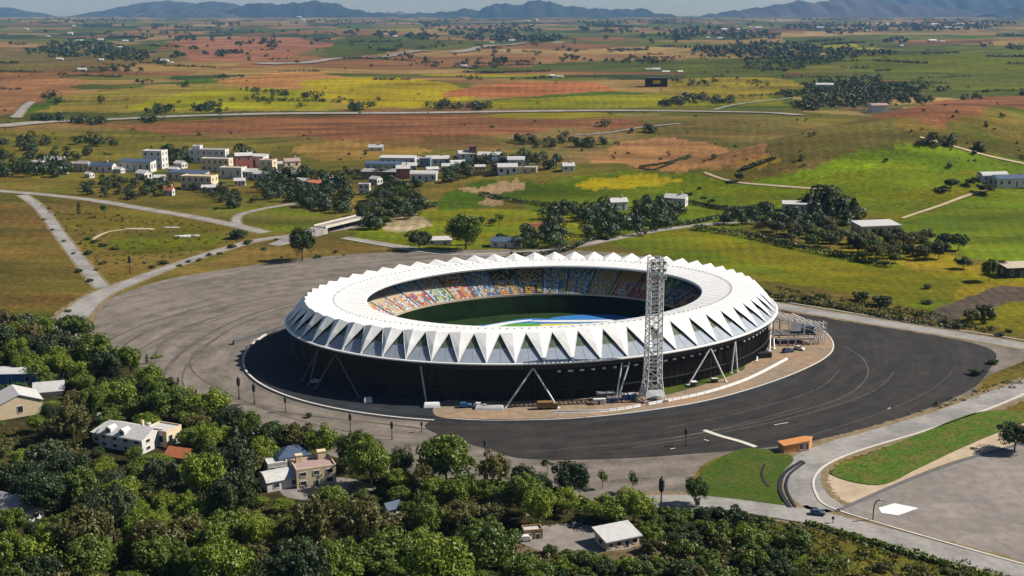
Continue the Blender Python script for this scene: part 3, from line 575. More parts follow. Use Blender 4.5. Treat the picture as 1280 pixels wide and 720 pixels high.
# folded outer petals: two roof plates that meet in a raised ridge, then two facets down to the tip on the rim
rim = dict(a=141., b=107., z=20.2)
dT = math.tau / NP
for i in range(NP):
    t0, tm, t1 = dT * i, dT * (i + .5), dT * (i + 1)
    back = max(0, math.sin(tm + .15))
    lift = .35 + 2.7 * max(0, math.cos(tm - R(62))) ** 1.5 + 1.3 * max(0, math.cos(tm - R(165)))
    A0, A1 = el(114, 81.5, t0, 31.03), el(114, 81.5, t1, 31.03); Am = el(114, 81.5, tm, 31.15)
    B0, B1 = el(130, 90.5, t0, 31.4), el(130, 90.5, t1, 31.4); Bm = el(131 + 1.2 * back, 91.3 + 1.6 * back, tm, 31.2 + lift)
    T = el(rim['a'] - .3, rim['b'] - .3, tm, rim['z'] + .4)
    # the facets bow outward a little
    def mid(a, b, f, push): 
        q = a.lerp(b, f); r_ = Vector((q.x, q.y, 0)).normalized(); return q + r_ * push + Vector((0, 0, push * .7))
    C0, C1 = mid(B0, T, .5, .25), mid(B1, T, .5, .25); Cm = mid(Bm, T, .5, .45)
    vs = [A0, Am, A1, B0, Bm, B1, C0, Cm, C1, T]
    fs = [(0, 3, 4, 1), (1, 4, 5, 2), (3, 6, 7, 4), (4, 7, 8, 5), (6, 9, 7), (7, 9, 8)]
    mb = MB(); mb.add(vs, fs)
    pt = mb.build("petal", [M['white']], st)
    so = pt.modifiers.new("thick", 'SOLIDIFY'); so.thickness = .22; so.offset = -1
    rb = MB(); rb.bar(B0, C0, .16, n=5); rb.bar(C0, T, .16, n=5); rb.bar(B1, C1, .16, n=5); rb.bar(C1, T, .16, n=5)
    rb.build("rib", [M['wpaint']], pt)
    # glazing between two petals, set back behind their edges
    Tp = el(rim['a'] - 1.2, rim['b'] - 1.2, t0 - dT / 2, rim['z'] + .2); Tn = el(rim['a'] - 1.2, rim['b'] - 1.2, t0 + dT / 2, rim['z'] + .2)
    Tz = el(128.8, 89.3, t0, 31.0)
    ins_ = Vector((math.cos(t0), math.sin(t0), 0)) * -.5; k0, k1 = Tp.lerp(Tz, .46), Tn.lerp(Tz, .46)
    g = MB(); g.add([k0, k1, Tz, k0 + ins_, k1 + ins_, Tz + ins_], [(0, 1, 2), (5, 4, 3), (0, 3, 4, 1), (1, 4, 5, 2), (2, 5, 3, 0)])
    gp_ = g.build("glazing_panel", [M['glass']], st)
    g = MB(); g.add([Tp, Tn, k1, k0, Tp + ins_, Tn + ins_, k1 + ins_, k0 + ins_], [(0, 1, 2, 3), (7, 6, 5, 4), (0, 4, 5, 1), (1, 5, 6, 2), (2, 6, 7, 3), (3, 7, 4, 0)])
    g.build("lower_plate", [M['plate']], gp_)
    f = MB(); hm_ = Tp.lerp(Tz, .48); hn_ = Tn.lerp(Tz, .48); o_ = -ins_ * .16
    f.bar(hm_ + o_, hn_ + o_, .14, n=4); f.bar(Tp.lerp(Tn, .5) + o_, Tz + o_, .10, n=4)
    f.build("mullion", [M['steel']], gp_)
# rim: bright edge over a dark fascia and soffit
mb = MB(); band(mb, [(141.2, 107.2, 20.7), (141.9, 107.9, 20.4), (141.9, 107.9, 19.8), (140.8, 106.8, 19.6), (139.5, 105.5, 20.2), (141.2, 107.2, 20.7)], n=256)
mb.build("rim_beam", [M['white']], st)
mb = MB(); band(mb, [(140.9, 106.9, 19.58), (139.8, 105.8, 16.9), (136.4, 102.2, 16.6)], n=256)
mb.build("fascia", [M['dark']], st)
# facade: ribbed dark cladding
mb = MB(); n = 420; vs = []
for z in (0, 17.2):
    for i in range(n):
        t = math.tau * i / n; q = .55 if i % 2 else 0; vs.append(el(136.6 + q - (.8 if z else 0), 102.4 + q - (.8 if z else 0), t, z))
mb.add(vs, [(i, (i + 1) % n, n + (i + 1) % n, n + i) for i in range(n)])
mb.build("facade", [M['facade']], st)
mb = MB(); band(mb, [(137.4, 103.4, 5.2), (137.8, 103.8, 5.2), (137.8, 103.8, 5.9), (137.3, 103.3, 5.9)], n=256); mb.build("ledge", [M['dark']], st)
# fins on the cladding, row of small white vents under the fascia
mb = MB(); nf = 380
for i in range(nf):
    t = R(-118) + R(170) * i / nf; u = Vector((-math.sin(t), math.cos(t), 0)); v = Vector((math.cos(t), math.sin(t), 0)); p, q = el(137.2, 103, t, .3), el(136.5, 102.3, t, 16.6)
    mb.add([p - u * .10, p + u * .10, p + v * .3, q - u * .10, q + u * .10, q + v * .3], [(0, 2, 5, 3), (2, 1, 4, 5), (1, 0, 3, 4)])
mb.build("facade_rib", [M['fin']], st)
for i in range(150):
    t = math.tau * i / 150; tt = t - math.tau if t > math.pi else t
    if -1.75 < tt < .12 and not -.95 < tt < -.86:
        p = el(137.2, 103.2, t, 14.4); u = Vector((-math.sin(t), math.cos(t), 0)); v = Vector((math.cos(t), math.sin(t), 0)); mb = MB(); s_ = random.Random(i).uniform(.6, 1.2)
        mb.add([p + u * s * s_ + v * d + Vector((0, 0, h)) for s in (-1, 1) for d in (0, .8) for h in (0, .8)], [(0, 1, 3, 2), (4, 6, 7, 5), (0, 4, 5, 1), (2, 3, 7, 6), (1, 5, 7, 3), (0, 2, 6, 4)])
        mb.build("vent", [M['wpaint']], st)
# inverted V struts from the rim to the forecourt, found along the rim by where they stand
def rim_t(px):
    best = None
    for i in range(-2000, 100):
        t = R(i / 10.); p = SC + Matrix.Rotation(ST, 3, 'Z') @ el(139.5, 105.5, t, 17.4); f = p.y * CP - (p.z - CAM_H) * SP; e = abs(640 + F_PX * p.x / f - px)
        if p.y < SC.y + 40 and (best is None or e < best[0]): best = (e, t)
    return best[1]
for apx, feet in [(365, [(366, 444), (374, 452)]), (378, [(384, 462)]), (398, [(378, 476), (386, 482)]), (420, [(394, 486), (449, 497)]), (526, [(533, 504)]), (666, [(631, 511), (698, 511)]), (777, [(770, 500), (772, 500)]), (887, [(860, 482), (908, 478)]), (918, [(914, 467), (922, 465)]), (950, [(946, 452)]), (964, [(962, 440), (968, 437)])]:
    t = rim_t(apx)
    for i, (fx, fy) in enumerate(feet):
        a = el(139.8, 105.8, t + (.03 if apx == 777 and i else .003 * i), 17.4); b = P(fx, fy, 0) - SC; b.rotate(Matrix.Rotation(-ST, 3, 'Z')); mb = MB()
        mb.bar(a, b, .40, .46, n=8); mb.box(b.x - .8, b.y - .8, 0, b.x + .8, b.y + .8, .6)
        mb.build("strut", [M['steelw'] if 600 < apx else M['steel'] if apx > 500 else M['concd']], st)  # shade put into the material: struts on the shadow side are darker
# bowl: pitch, lower tier coloured as shade, terraces and blocks of seats
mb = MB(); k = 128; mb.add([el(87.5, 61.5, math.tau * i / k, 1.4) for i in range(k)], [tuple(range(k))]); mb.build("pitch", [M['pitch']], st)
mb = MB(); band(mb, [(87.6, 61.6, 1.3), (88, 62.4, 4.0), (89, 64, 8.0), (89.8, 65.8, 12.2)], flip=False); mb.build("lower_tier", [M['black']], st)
mb = MB(); band(mb, [(89.6, 65.6, 12.0), (89.6, 65.6, 13.2), (90.2, 66.2, 13.2)]); mb.build("front_parapet", [M['beige']], st)
NR = 15; rings = []
for j in range(NR + 1):
    f = j / NR; a, b = 90.2 + 25 * f, 66 + 24 * f
    rings += [(a, b, 12.9 + 12.6 * (f - 1 / NR if j else 0)), (a, b, 12.9 + 12.6 * f)]
mb = MB(); band(mb, rings, n=160); mb.build("terrace", [M['beige']], st)
mb = MB(); band(mb, [(115.2, 90, 25.5), (116.5, 91.2, 30.0)], n=160); mb.build("rear_wall", [M['dark']], st)
SEATS = dict(o=(.80, .36, .10), b=(.05, .22, .50), w=(.72, .72, .70), g=(.12, .32, .08), r=(.55, .07, .06), y=(.75, .50, .06), t=(.05, .28, .33), k=(.012, .012, .02), n=(.03, .05, .13), p=(.55, .16, .22), c=(.72, .55, .38), e=(.55, .62, .28), s=(.30, .52, .66))
SM = {q: mat("seat_" + q, c, .55, .35, var=.1, scale=.5) for q, c in SEATS.items()}
# colours of a block from its place (photo left to right): lower, upper
def seat_block(t0, t1, r0, r1, colours, cols, seed, label, pale=0.):
    rr = random.Random(seed); keys = sorted(set(colours) | {'w'}); mb = MB()
    for j in range(r0, r1):
        f = (j + .35) / NR; a, b = 90.2 + 25 * f, 66 + 24 * f; z = 12.9 + 12.6 * (j / NR) + .02
        for i in range(cols):
            if rr.random() < .06: continue
            t = t0 + (t1 - t0) * (i + .5) / cols
            key = 'w' if pale and rr.random() < pale else colours[(i * 3 + j * 5) % len(colours)] if rr.random() < .65 else rr.choice(colours)
            p = el(a, b, t, z); u = Vector((-a * math.sin(t), b * math.cos(t), 0)); wd = u.length * (t1 - t0) / cols; u.normalize(); v = Vector((-u.y, u.x, 0)) * -1
            h = wd * .30; mi = keys.index(key)
            def bx(u0, u1, v0, v1, z0, z1):
                vs = [p + u * x + v * y + Vector((0, 0, zz)) for zz in (z0, z1) for x, y in ((u0, v0), (u1, v0), (u1, v1), (u0, v1))]
                mb.add(vs, [(0, 3, 2, 1), (4, 5, 6, 7), (0, 1, 5, 4), (1, 2, 6, 5), (2, 3, 7, 6), (3, 0, 4, 7)], mi)
            bx(-h, h, -.45, .35, .05, .40); bx(-h, h, .35, .55, .05, .95)
    o = mb.build("seat_block", [SM[q] for q in keys], st); o["label"] = label
NB = 34
low = "cs csp scpc csep pcsc scpo csope wpcso pbwro ebsgw ropwo wsobb oyowb ykoyb ybsbw bsywy yowoy orwoy rrwor gewey nobsn oonok ttgey rkoro".split()
upp = "c c c c c c c c csc oswy owry ysbw kykk ykoy ywsb sbyw woyy oyoy rrro gewg nbro rnkr tnrk rkrn".split()
for q in range(24):
    t1 = R(203 - q * 9.2); t0 = t1 - R(8.5)
    lc = low[q]; uc = upp[q] if q < len(upp) else 'nkr'
    nm = dict(o='orange', b='blue', w='white', g='green', r='red', y='yellow', t='teal', k='black', n='navy', p='pink', c='cream', e='lime', s='sky blue')
    seat_block(t0, t1, 0, 7, lc, 9, q, "lower seats mixed " + " and ".join(dict.fromkeys(nm[x] for x in lc[:4])), (.14 if q < 17 else .06))
    if q >= 8: seat_block(t0, t1, 8, 14, uc, 9, q + 90, "upper seats mixed " + " and ".join(dict.fromkeys(nm[x] for x in uc[:4])), (.14 if q < 17 and 'k' not in uc else 0))
# aisles, thin kerbs between the blocks
for q in range(1, 24):
    t = R(203 - q * 9.2 + .35); a = el(90.6, 66.4, t, 13.2); b = el(114.5, 89.5, t, 25.5); mb = MB(); mb.bar(a, b, .28, n=4)
    mb.build("aisle_edging", [M['blue']], st)
# coloured covers laid on the pitch
def cover(px, z, m, name, parent=None):
    p = [P(x, y, z) for x, y in px]; p = catmull(p, True, 5); mb = MB(); tris = tessellate_polygon([p]); n = len(p)
    mb.add(p, [tuple(t) if (p[t[1]] - p[t[0]]).cross(p[t[2]] - p[t[0]]).z > 0 else tuple(t)[::-1] for t in tris])
    mb.add(p + [v - Vector((0, 0, .05)) for v in p], [(i, (i + 1) % n, n + (i + 1) % n, n + i) for i in range(n)])
    return mb.build(name, m, parent)
cv = thing("pitch_cover", "blue pitch cover with curved white, green and yellow bands inside the bowl", "pitch cover")
M['cvb'] = mat('cover_blue', (.03, .16, .42), .6, .3, var=.2, scale=.3); M['cvg'] = mat('cover_green', (.10, .30, .03), .7, .3, var=.2, scale=.3); M['cvy'] = mat('cover_yellow', (.55, .50, .06), .7, .3, var=.2, scale=.3)
cover([(575, 412), (620, 404), (660, 398), (700, 399), (760, 398), (800, 402), (760, 420), (640, 424)], 1.66, M['cvb'], "cover_sheet", cv)
cover([(690, 397), (730, 393.5), (800, 394), (835, 398), (800, 404), (730, 406), (695, 402)], 1.60, M['cvb'], "cover_sheet", cv)
cover([(590, 411), (630, 403), (662, 399.5), (662, 401), (635, 405), (600, 414)], 1.70, M['white'], "cover_band", cv)
cover([(612, 411), (640, 405), (668, 404), (680, 408), (660, 414), (630, 416)], 1.72, M['cvg'], "cover_band", cv)
cover([(668, 400.5), (720, 400), (775, 399.5), (775, 401), (720, 402.5), (670, 402)], 1.72, M['wpaint'], "cover_band", cv)
cover([(676, 405), (720, 404.5), (760, 403), (740, 408), (690, 410)], 1.73, M['cvy'], "cover_band", cv)

# ------------------------------------------------------------------ lattice mast before the stadium
tb = P(815, 499, 0); HT = 71.0
tw = thing("lattice_mast", "tall pale steel lattice floodlight mast with flared foot beside the stadium wall", "mast", tb, R(12))
def hw(z):
    if z < 16: return 5.2 - 1.8 * (1 - (1 - z / 16) ** 2)
    return 3.4 - .45 * (z - 16) / (HT - 16)
zs = [0, 5, 10.5, 16] + [16 + (HT - 16) * i / 15 for i in range(1, 16)]
for sx, sy in ((1, 1), (-1, 1), (-1, -1), (1, -1)):
    mb = MB()
    for z0, z1 in zip(zs, zs[1:]): mb.bar((sx * hw(z0), sy * hw(z0), z0), (sx * hw(z1), sy * hw(z1), z1), .34, n=6)
    mb.build("leg", M['steelw'], tw)
cs = [(1, 1), (-1, 1), (-1, -1), (1, -1)]
for a in range(4):
    (ax, ay), (bx, by) = cs[a], cs[(a + 1) % 4]; mb = MB()
    for k_, (z0, z1) in enumerate(zip(zs, zs[1:])):
        h0, h1 = hw(z0), hw(z1); p = lambda s, t, h, z: (s * h, t * h, z)
        mb.bar(p(ax, ay, h1, z1), p(bx, by, h1, z1), .22, n=4)
        hm2 = (h0 + h1) / 2; zm = (z0 + z1) / 2
        mb.bar(p(ax, ay, hm2, zm), p(bx, by, hm2, zm), .13, n=4)
        mid_ = ((ax + bx) / 2 * hm2, (ay + by) / 2 * hm2, zm)
        for c_, h_, z_ in ((cs[a], h0, z0), (cs[(a + 1) % 4], h0, z0), (cs[a], h1, z1), (cs[(a + 1) % 4], h1, z1)):
            mb.bar((c_[0] * h_, c_[1] * h_, z_), mid_, .18, n=4)
    mb.build("lattice", M['steelw'], tw)
mb = MB()
for a in range(4):
    (ax, ay), (bx, by) = cs[a], cs[(a + 1) % 4]; h0, h1 = hw(.2) + .1, hw(5.5) + .1
    m0 = ((ax + bx) / 2 * h0, (ay + by) / 2 * h0, .3)
    mb.add([(ax * h0, ay * h0, 2.2), (ax * h1, ay * h1, 6.2), (bx * h1, by * h1, 6.2), (bx * h0, by * h0, 2.2), ((ax + bx) / 2 * h0, (ay + by) / 2 * h0, 3.4)], [(0, 1, 4), (1, 2, 4), (2, 3, 4)])
mb.build("gusset_plate", M['wpaint'], tw)
mb = MB()
for sx, sy in cs: mb.box(sx * 5.2 - 1.1, sy * 5.2 - 1.1, 0, sx * 5.2 + 1.1, sy * 5.2 + 1.1, 1.2)
mb.build("footing", M['conc'], tw)
for k_ in range(3):                                      # lamp frames at the top
    mb = MB(); y0 = -3.9
    z = 61 + k_ * 3.6
    mb.bar((-4.2, y0, z), (4.2, y0, z), .2, n=4); mb.bar((-4.2, y0, z + 2.6), (4.2, y0, z + 2.6), .2, n=4)
    for x in (-4.2, -1.4, 1.4, 4.2): mb.bar((x, y0, z), (x, y0, z + 2.6), .16, n=4)
    rk = mb.build("lamp_rack", M['steelw'], tw)
    for x in (-2.8, 0, 2.8):
        fl = MB(); fl.bar((x, y0 + .1, z + 1.3), (x, y0 - .7, z + 1.1), .8, .95, n=10); fl.build("floodlight", M['steel'], rk)
# ------------------------------------------------------------------ buildings
def window(parent, o, u, nrm, w_, h_, name="window"):
    """framed opening: o = lower middle on the wall, u along the wall, nrm outward"""
    up = Vector((0, 0, 1)); mb = MB(); 
    def bx(mb, a0, a1, z0, z1, d0, d1, mi=0):
        vs = [o + u * a + up * z + nrm * d for d in (d0, d1) for a, z in ((a0, z0), (a1, z0), (a1, z1), (a0, z1))]
        mb.add(vs, [(0, 3, 2, 1), (4, 5, 6, 7), (0, 1, 5, 4), (1, 2, 6, 5), (2, 3, 7, 6), (3, 0, 4, 7)], mi)
    t = .14
    bx(mb, -w_ / 2 - t, -w_ / 2, -t, h_ + t, -.1, .14); bx(mb, w_ / 2, w_ / 2 + t, -t, h_ + t, -.1, .14)
    bx(mb, -w_ / 2, w_ / 2, h_, h_ + t, -.1, .14); bx(mb, -w_ / 2, w_ / 2, -t, 0, -.1, .2)
    f = mb.build(name, M['wpaint'], parent); g = MB(); bx(g, -w_ / 2, w_ / 2, 0, h_, -.1, .05); g.build("pane", M['win'], f)
    return f
def house(name, label, cat, px, py, W, D, Ht, rz=0., roof='gable', wall='whitew', rmat='greyr', rise=2.5, wins=((0, 3), (1, 2), (3, 2)), storeys=1, door=True, group=None, pos=None, parts=True, chimney=False, eave=.6):
    o = thing(name, label, cat, pos or P(px, py), R(rz), group)
    mb = MB(); x, y = W / 2, D / 2
    if roof == 'gable':
        mb.add([(-x, -y, -1), (x, -y, -1), (x, y, -1), (-x, y, -1), (-x, -y, Ht), (x, -y, Ht), (x, y, Ht), (-x, y, Ht), (-x, 0, Ht + rise), (x, 0, Ht + rise)],
               [(0, 1, 5, 4), (2, 3, 7, 6), (1, 2, 6, 9, 5), (3, 0, 4, 8, 7), (4, 5, 9, 8), (6, 7, 8, 9)])
    elif roof == 'shed':
        mb.add([(-x, -y, -1), (x, -y, -1), (x, y, -1), (-x, y, -1), (-x, -y, Ht), (x, -y, Ht), (x, y, Ht + rise), (-x, y, Ht + rise)],
               [(0, 1, 5, 4), (2, 3, 7, 6), (1, 2, 6, 5), (3, 0, 4, 7), (4, 5, 6, 7)])
    else: mb.box(-x, -y, -1, x, y, Ht)
    wl = mb.build("wall", M[wall], o)
    mb = MB(); e = eave
    if roof == 'gable':
        s = rise / y; th = .28
        for sg in (-1, 1):
            a = [(-x - e, sg * (y + e), Ht - s * e), (x + e, sg * (y + e), Ht - s * e), (x + e, 0, Ht + rise), (-x - e, 0, Ht + rise)]
            up = [(p[0], p[1], p[2] + th) for p in a]; lo = [(p[0], p[1], p[2] + .02) for p in a]
            mb.add(lo + up, [(0, 3, 2, 1), (4, 5, 6, 7), (0, 1, 5, 4), (1, 2, 6, 5), (3, 0, 4, 7)] if sg < 0 else [(0, 1, 2, 3), (7, 6, 5, 4), (1, 0, 4, 5), (2, 1, 5, 6), (0, 3, 7, 4)])
    elif roof == 'shed':
        s = rise / D; a = [(-x - e, -y - e, Ht - s * e), (x + e, -y - e, Ht - s * e), (x + e, y + e, Ht + rise + s * e), (-x - e, y + e, Ht + rise + s * e)]
        mb.add([(p[0], p[1], p[2] + .02) for p in a] + [(p[0], p[1], p[2] + .4) for p in a], [(0, 3, 2, 1), (4, 5, 6, 7), (0, 1, 5, 4), (1, 2, 6, 5), (2, 3, 7, 6), (3, 0, 4, 7)])
    elif roof == 'hip':
        r_ = min(x, y) * .95; a = [(-x - e, -y - e, Ht), (x + e, -y - e, Ht), (x + e, y + e, Ht), (-x - e, y + e, Ht)]; b = [(p[0], p[1], Ht + .25) for p in a]
        if x >= y: ra, rb_ = (-x + r_, 0, Ht + rise), (x - r_, 0, Ht + rise); fs = [(4, 5, 9, 8), (5, 6, 9), (6, 7, 8, 9), (7, 4, 8)]
        else: ra, rb_ = (0, -y + r_, Ht + rise), (0, y - r_, Ht + rise); fs = [(4, 5, 8), (5, 6, 9, 8), (6, 7, 9), (7, 4, 8, 9)]
        mb.add(a + b + [ra, rb_], [(0, 3, 2, 1), (0, 1, 5, 4), (1, 2, 6, 5), (2, 3, 7, 6), (3, 0, 4, 7)] + fs)
    elif roof == 'vault':
        k = 12; arc_ = [(-y - e + (D + 2 * e) * i / k, Ht + rise * math.sin(math.pi * i / k) ** .8) for i in range(k + 1)]
        vs = [(sx * (x + e), p[0], p[1]) for sx in (-1, 1) for p in arc_]; n = k + 1
        mb.add(vs, [(i, n + i, n + i + 1, i + 1) for i in range(k)] + [tuple(range(n)), tuple(range(n, 2 * n))[::-1]])
    else:                                                # flat with parapet
        mb.box(-x + .3, -y + .3, Ht + .003, x - .3, y - .3, Ht + .2)
    rf = mb.build("roof", M[rmat], o)
    if roof == 'flat':
        p = MB(); pw = .35
        p.box(-x - .05, -y - .05, Ht + .004, x + .05, -y + pw, Ht + .8); p.box(-x - .05, y - pw, Ht + .004, x + .05, y + .05, Ht + .8)
        p.box(-x - .05, -y + pw, Ht + .004, -x + pw, y - pw, Ht + .8); p.box(x - pw, -y + pw, Ht + .004, x + .05, y - pw, Ht + .8)
        p.build("parapet", M[wall], rf)
    if chimney:
        p = MB(); p.box(x * .4, -.7, Ht, x * .4 + 1.6, .7, Ht + rise + 2.2); p.box(x * .4 - .15, -.85, Ht + rise + 2.2, x * .4 + 1.75, .85, Ht + rise + 2.5); p.build("chimney", M['cream'], rf)
    if parts:
        fh = Ht / storeys
        for side, cnt in wins:
            L = W if side in (0, 2) else D
            nrm, u = {0: (Vector((0, -1, 0)), Vector((1, 0, 0))), 1: (Vector((1, 0, 0)), Vector((0, 1, 0))), 2: (Vector((0, 1, 0)), Vector((-1, 0, 0))), 3: (Vector((-1, 0, 0)), Vector((0, -1, 0)))}[side]
            dist = D / 2 if side in (0, 2) else W / 2
            for s_ in range(storeys):
                for i in range(cnt):
                    c = nrm * dist + u * (L * ((i + .5) / cnt - .5)) + Vector((0, 0, s_ * fh + fh * .32))
                    if door and s_ == 0 and i == cnt // 2 and side == wins[0][0]:
                        c.z = 0.05; d = window(o, c, u, nrm, min(1.5, L / cnt * .5), fh * .68, "door")
                    else: window(o, c, u, nrm, min(2.4, L / cnt * .5), fh * .45)
    return o
# houses in the wood below the stadium
h1 = house("house", "large grey roofed house with cream end wall among the trees", "house", 166, 556, 24, 15, 6.5, -24, 'gable', 'whitew', 'palegr', 3.0, ((0, 4), (1, 2)), 2)
def annex(px, py, W, D, Ht, rz, label, roof='flat', wall='whitew', rmat='palegr', **k): return house("house_annex", label, "annex", px, py, W, D, Ht, rz, roof, wall, rmat, **k)
annex(205, 553, 12, 10, 6.8, -24, "pale flat roofed annex at the cream end of the grey roofed house", wall='cream', wins=((1, 2), (0, 2)), storeys=1, door=True)
annex(135, 551, 9, 9, 4.8, -24, "low white lean-to against the blind end of the grey roofed house", 'shed', rise=1.5, wins=((0, 2),), door=False)
h2 = house("house", "cream two storey house with flat rose roof and parapet", "house", 392, 601, 16, 12, 7.5, 22, 'flat', 'cream', 'rose', wins=((0, 3), (1, 3)), storeys=2)
for i, (dx, dy, w_, d_, hh) in enumerate([(-5, 3.4, 2.6, 2.2, 4.4), (4.4, 4, 3.2, 2.6, 4.6)]):
    mb = MB(); mb.box(dx - w_ / 2, dy - d_ / 2, 7.72, dx + w_ / 2, dy + d_ / 2, 7.72 + hh - 1.5); mb.box(dx - w_ / 2 - .2, dy - d_ / 2 - .2, 7.72 + hh - 1.5, dx + w_ / 2 + .2, dy + d_ / 2 + .2, 7.72 + hh - 1.2); mb.build("chimney", M['cream'], h2)
annex(352, 606, 15, 10, 4.2, 30, "white wing with curved vault roof beside the rose roofed house", 'vault', 'whitew', 'palegr', rise=2.6, wins=((0, 2), (1, 1)), door=False)
annex(366, 583, 13, 10, 6.0, 22, "slate blue hipped annex behind the rose roofed house", 'hip', 'whitew', 'navy', rise=3.4, wins=((0, 2),), door=False)
annex(345, 590, 8, 9, 5, 22, "small white flat block between the vault wing and the slate blue annex", wins=((0, 2),), door=False)
house("house", "cream gabled house beside the blue warehouse at the wood's edge", "house", 22, 515, 17, 20, 7, -58, 'gable', 'cream', 'palegr', 4.0, ((0, 2), (1, 1)), 1)
wh = house("warehouse", "blue walled warehouse with curved white roof above the cream gabled house", "warehouse", 18, 478, 26, 12, 6.5, 4, 'vault', 'blue', 'palegr', 1.6, ((0, 3), (1, 1)), 1)
house("tent", "pale grey pitched tent roof between the blue warehouse and the trees", "tent", 62, 492, 13, 8, 3.0, 18, 'gable', 'palegr', 'palegr', 3.2, (), 1, eave=1.0)
house("house", "dark grey gabled house in the wood with white end wall", "house", 14, 642, 18, 12, 4.5, -30, 'gable', 'whitew', 'greyr', 3.0, ((0, 3), (1, 2)), 1)
annex(38, 648, 7, 8, 3.6, -30, "white box annex joined to the dark grey gabled house", wins=((0, 1), (1, 1)), door=False)
house("shed", "small shed with broken orange tile roof among the bushes", "shed", 226, 574, 10, 8, 2.6, -20, 'gable', 'tanw', 'tile', 2.6, ((0, 2),), 1)
house("pavilion", "small pavilion with pale sloping roof beside a bare yard", "pavilion", 771, 679, 13, 9, 3.7, 24, 'shed', 'cream', 'palegr', 1.2, ((0, 4), (3, 1)), 1, eave=.9)
house("shed", "tiny white and tan shed at the bare yard's far side", "shed", 665, 671, 7, 4.5, 3.0, 10, 'flat', 'tanw', 'palegr', 0, ((0, 2), (1, 1)), 1)
house("gazebo", "little blue and white gabled shelter in the dark wood", "shelter", 490, 640, 5.5, 4.2, 2.4, 35, 'gable', 'whitew', 'navy', 1.7, ((0, 1),), 1)
house("shed", "flat grey shed hidden in the wood behind the large house", "shed", 140, 529, 12, 6, 3, 12, 'shed', 'whitew', 'palegr', .8, ((0, 2),), 1)
house("shed", "white shed at the wood's edge below the paved ring", "shed", 265, 527, 9, 5, 3, -20, 'shed', 'whitew', 'palegr', .8, ((0, 2),), 1)
# orange kiosk with slanting side wings
kp = P(995, 562, 0); kk = thing("kiosk", "orange kiosk with two dark windows between the asphalt and the road", "kiosk", kp, R(14))
mb = MB(); mb.prism([(-8, -3), (5.4, -3), (9, 1.5), (5.4, 3), (-8, 3)], -.3, 5.0)
vs = [list(v) for v in mb.v]
for v in vs:
    if v[2] > 4 and v[0] < -7: v[2] = 3.6
mb.v = [tuple(v) for v in vs]; mb.build("wall", M['orange'], kk)
mb = MB(); mb.add([(-8.4, -3.4, 3.66), (5.6, -3.4, 5.06), (9.4, 1.5, 5.06), (5.6, 3.4, 5.06), (-8.4, 3.4, 3.66), (-8.4, -3.4, 3.9), (5.6, -3.4, 5.3), (9.4, 1.5, 5.3), (5.6, 3.4, 5.3), (-8.4, 3.4, 3.9)], [(4, 3, 2, 1, 0), (5, 6, 7, 8, 9), (0, 1, 6, 5), (1, 2, 7, 6), (2, 3, 8, 7), (3, 4, 9, 8), (4, 0, 5, 9)]); mb.build("roof", M['orange'], kk); kk.scale = (.9, .9, .9)
window(kk, Vector((1.2, -3, .9)), Vector((1, 0, 0)), Vector((0, -1, 0)), 2.2, 3.0); window(kk, Vector((4.2, -3, .7)), Vector((1, 0, 0)), Vector((0, -1, 0)), 1.4, 3.2, "door")

M['slatew'] = mat('slate_blue_wall', (.16, .22, .30), .7, .3, var=.2, scale=.6)
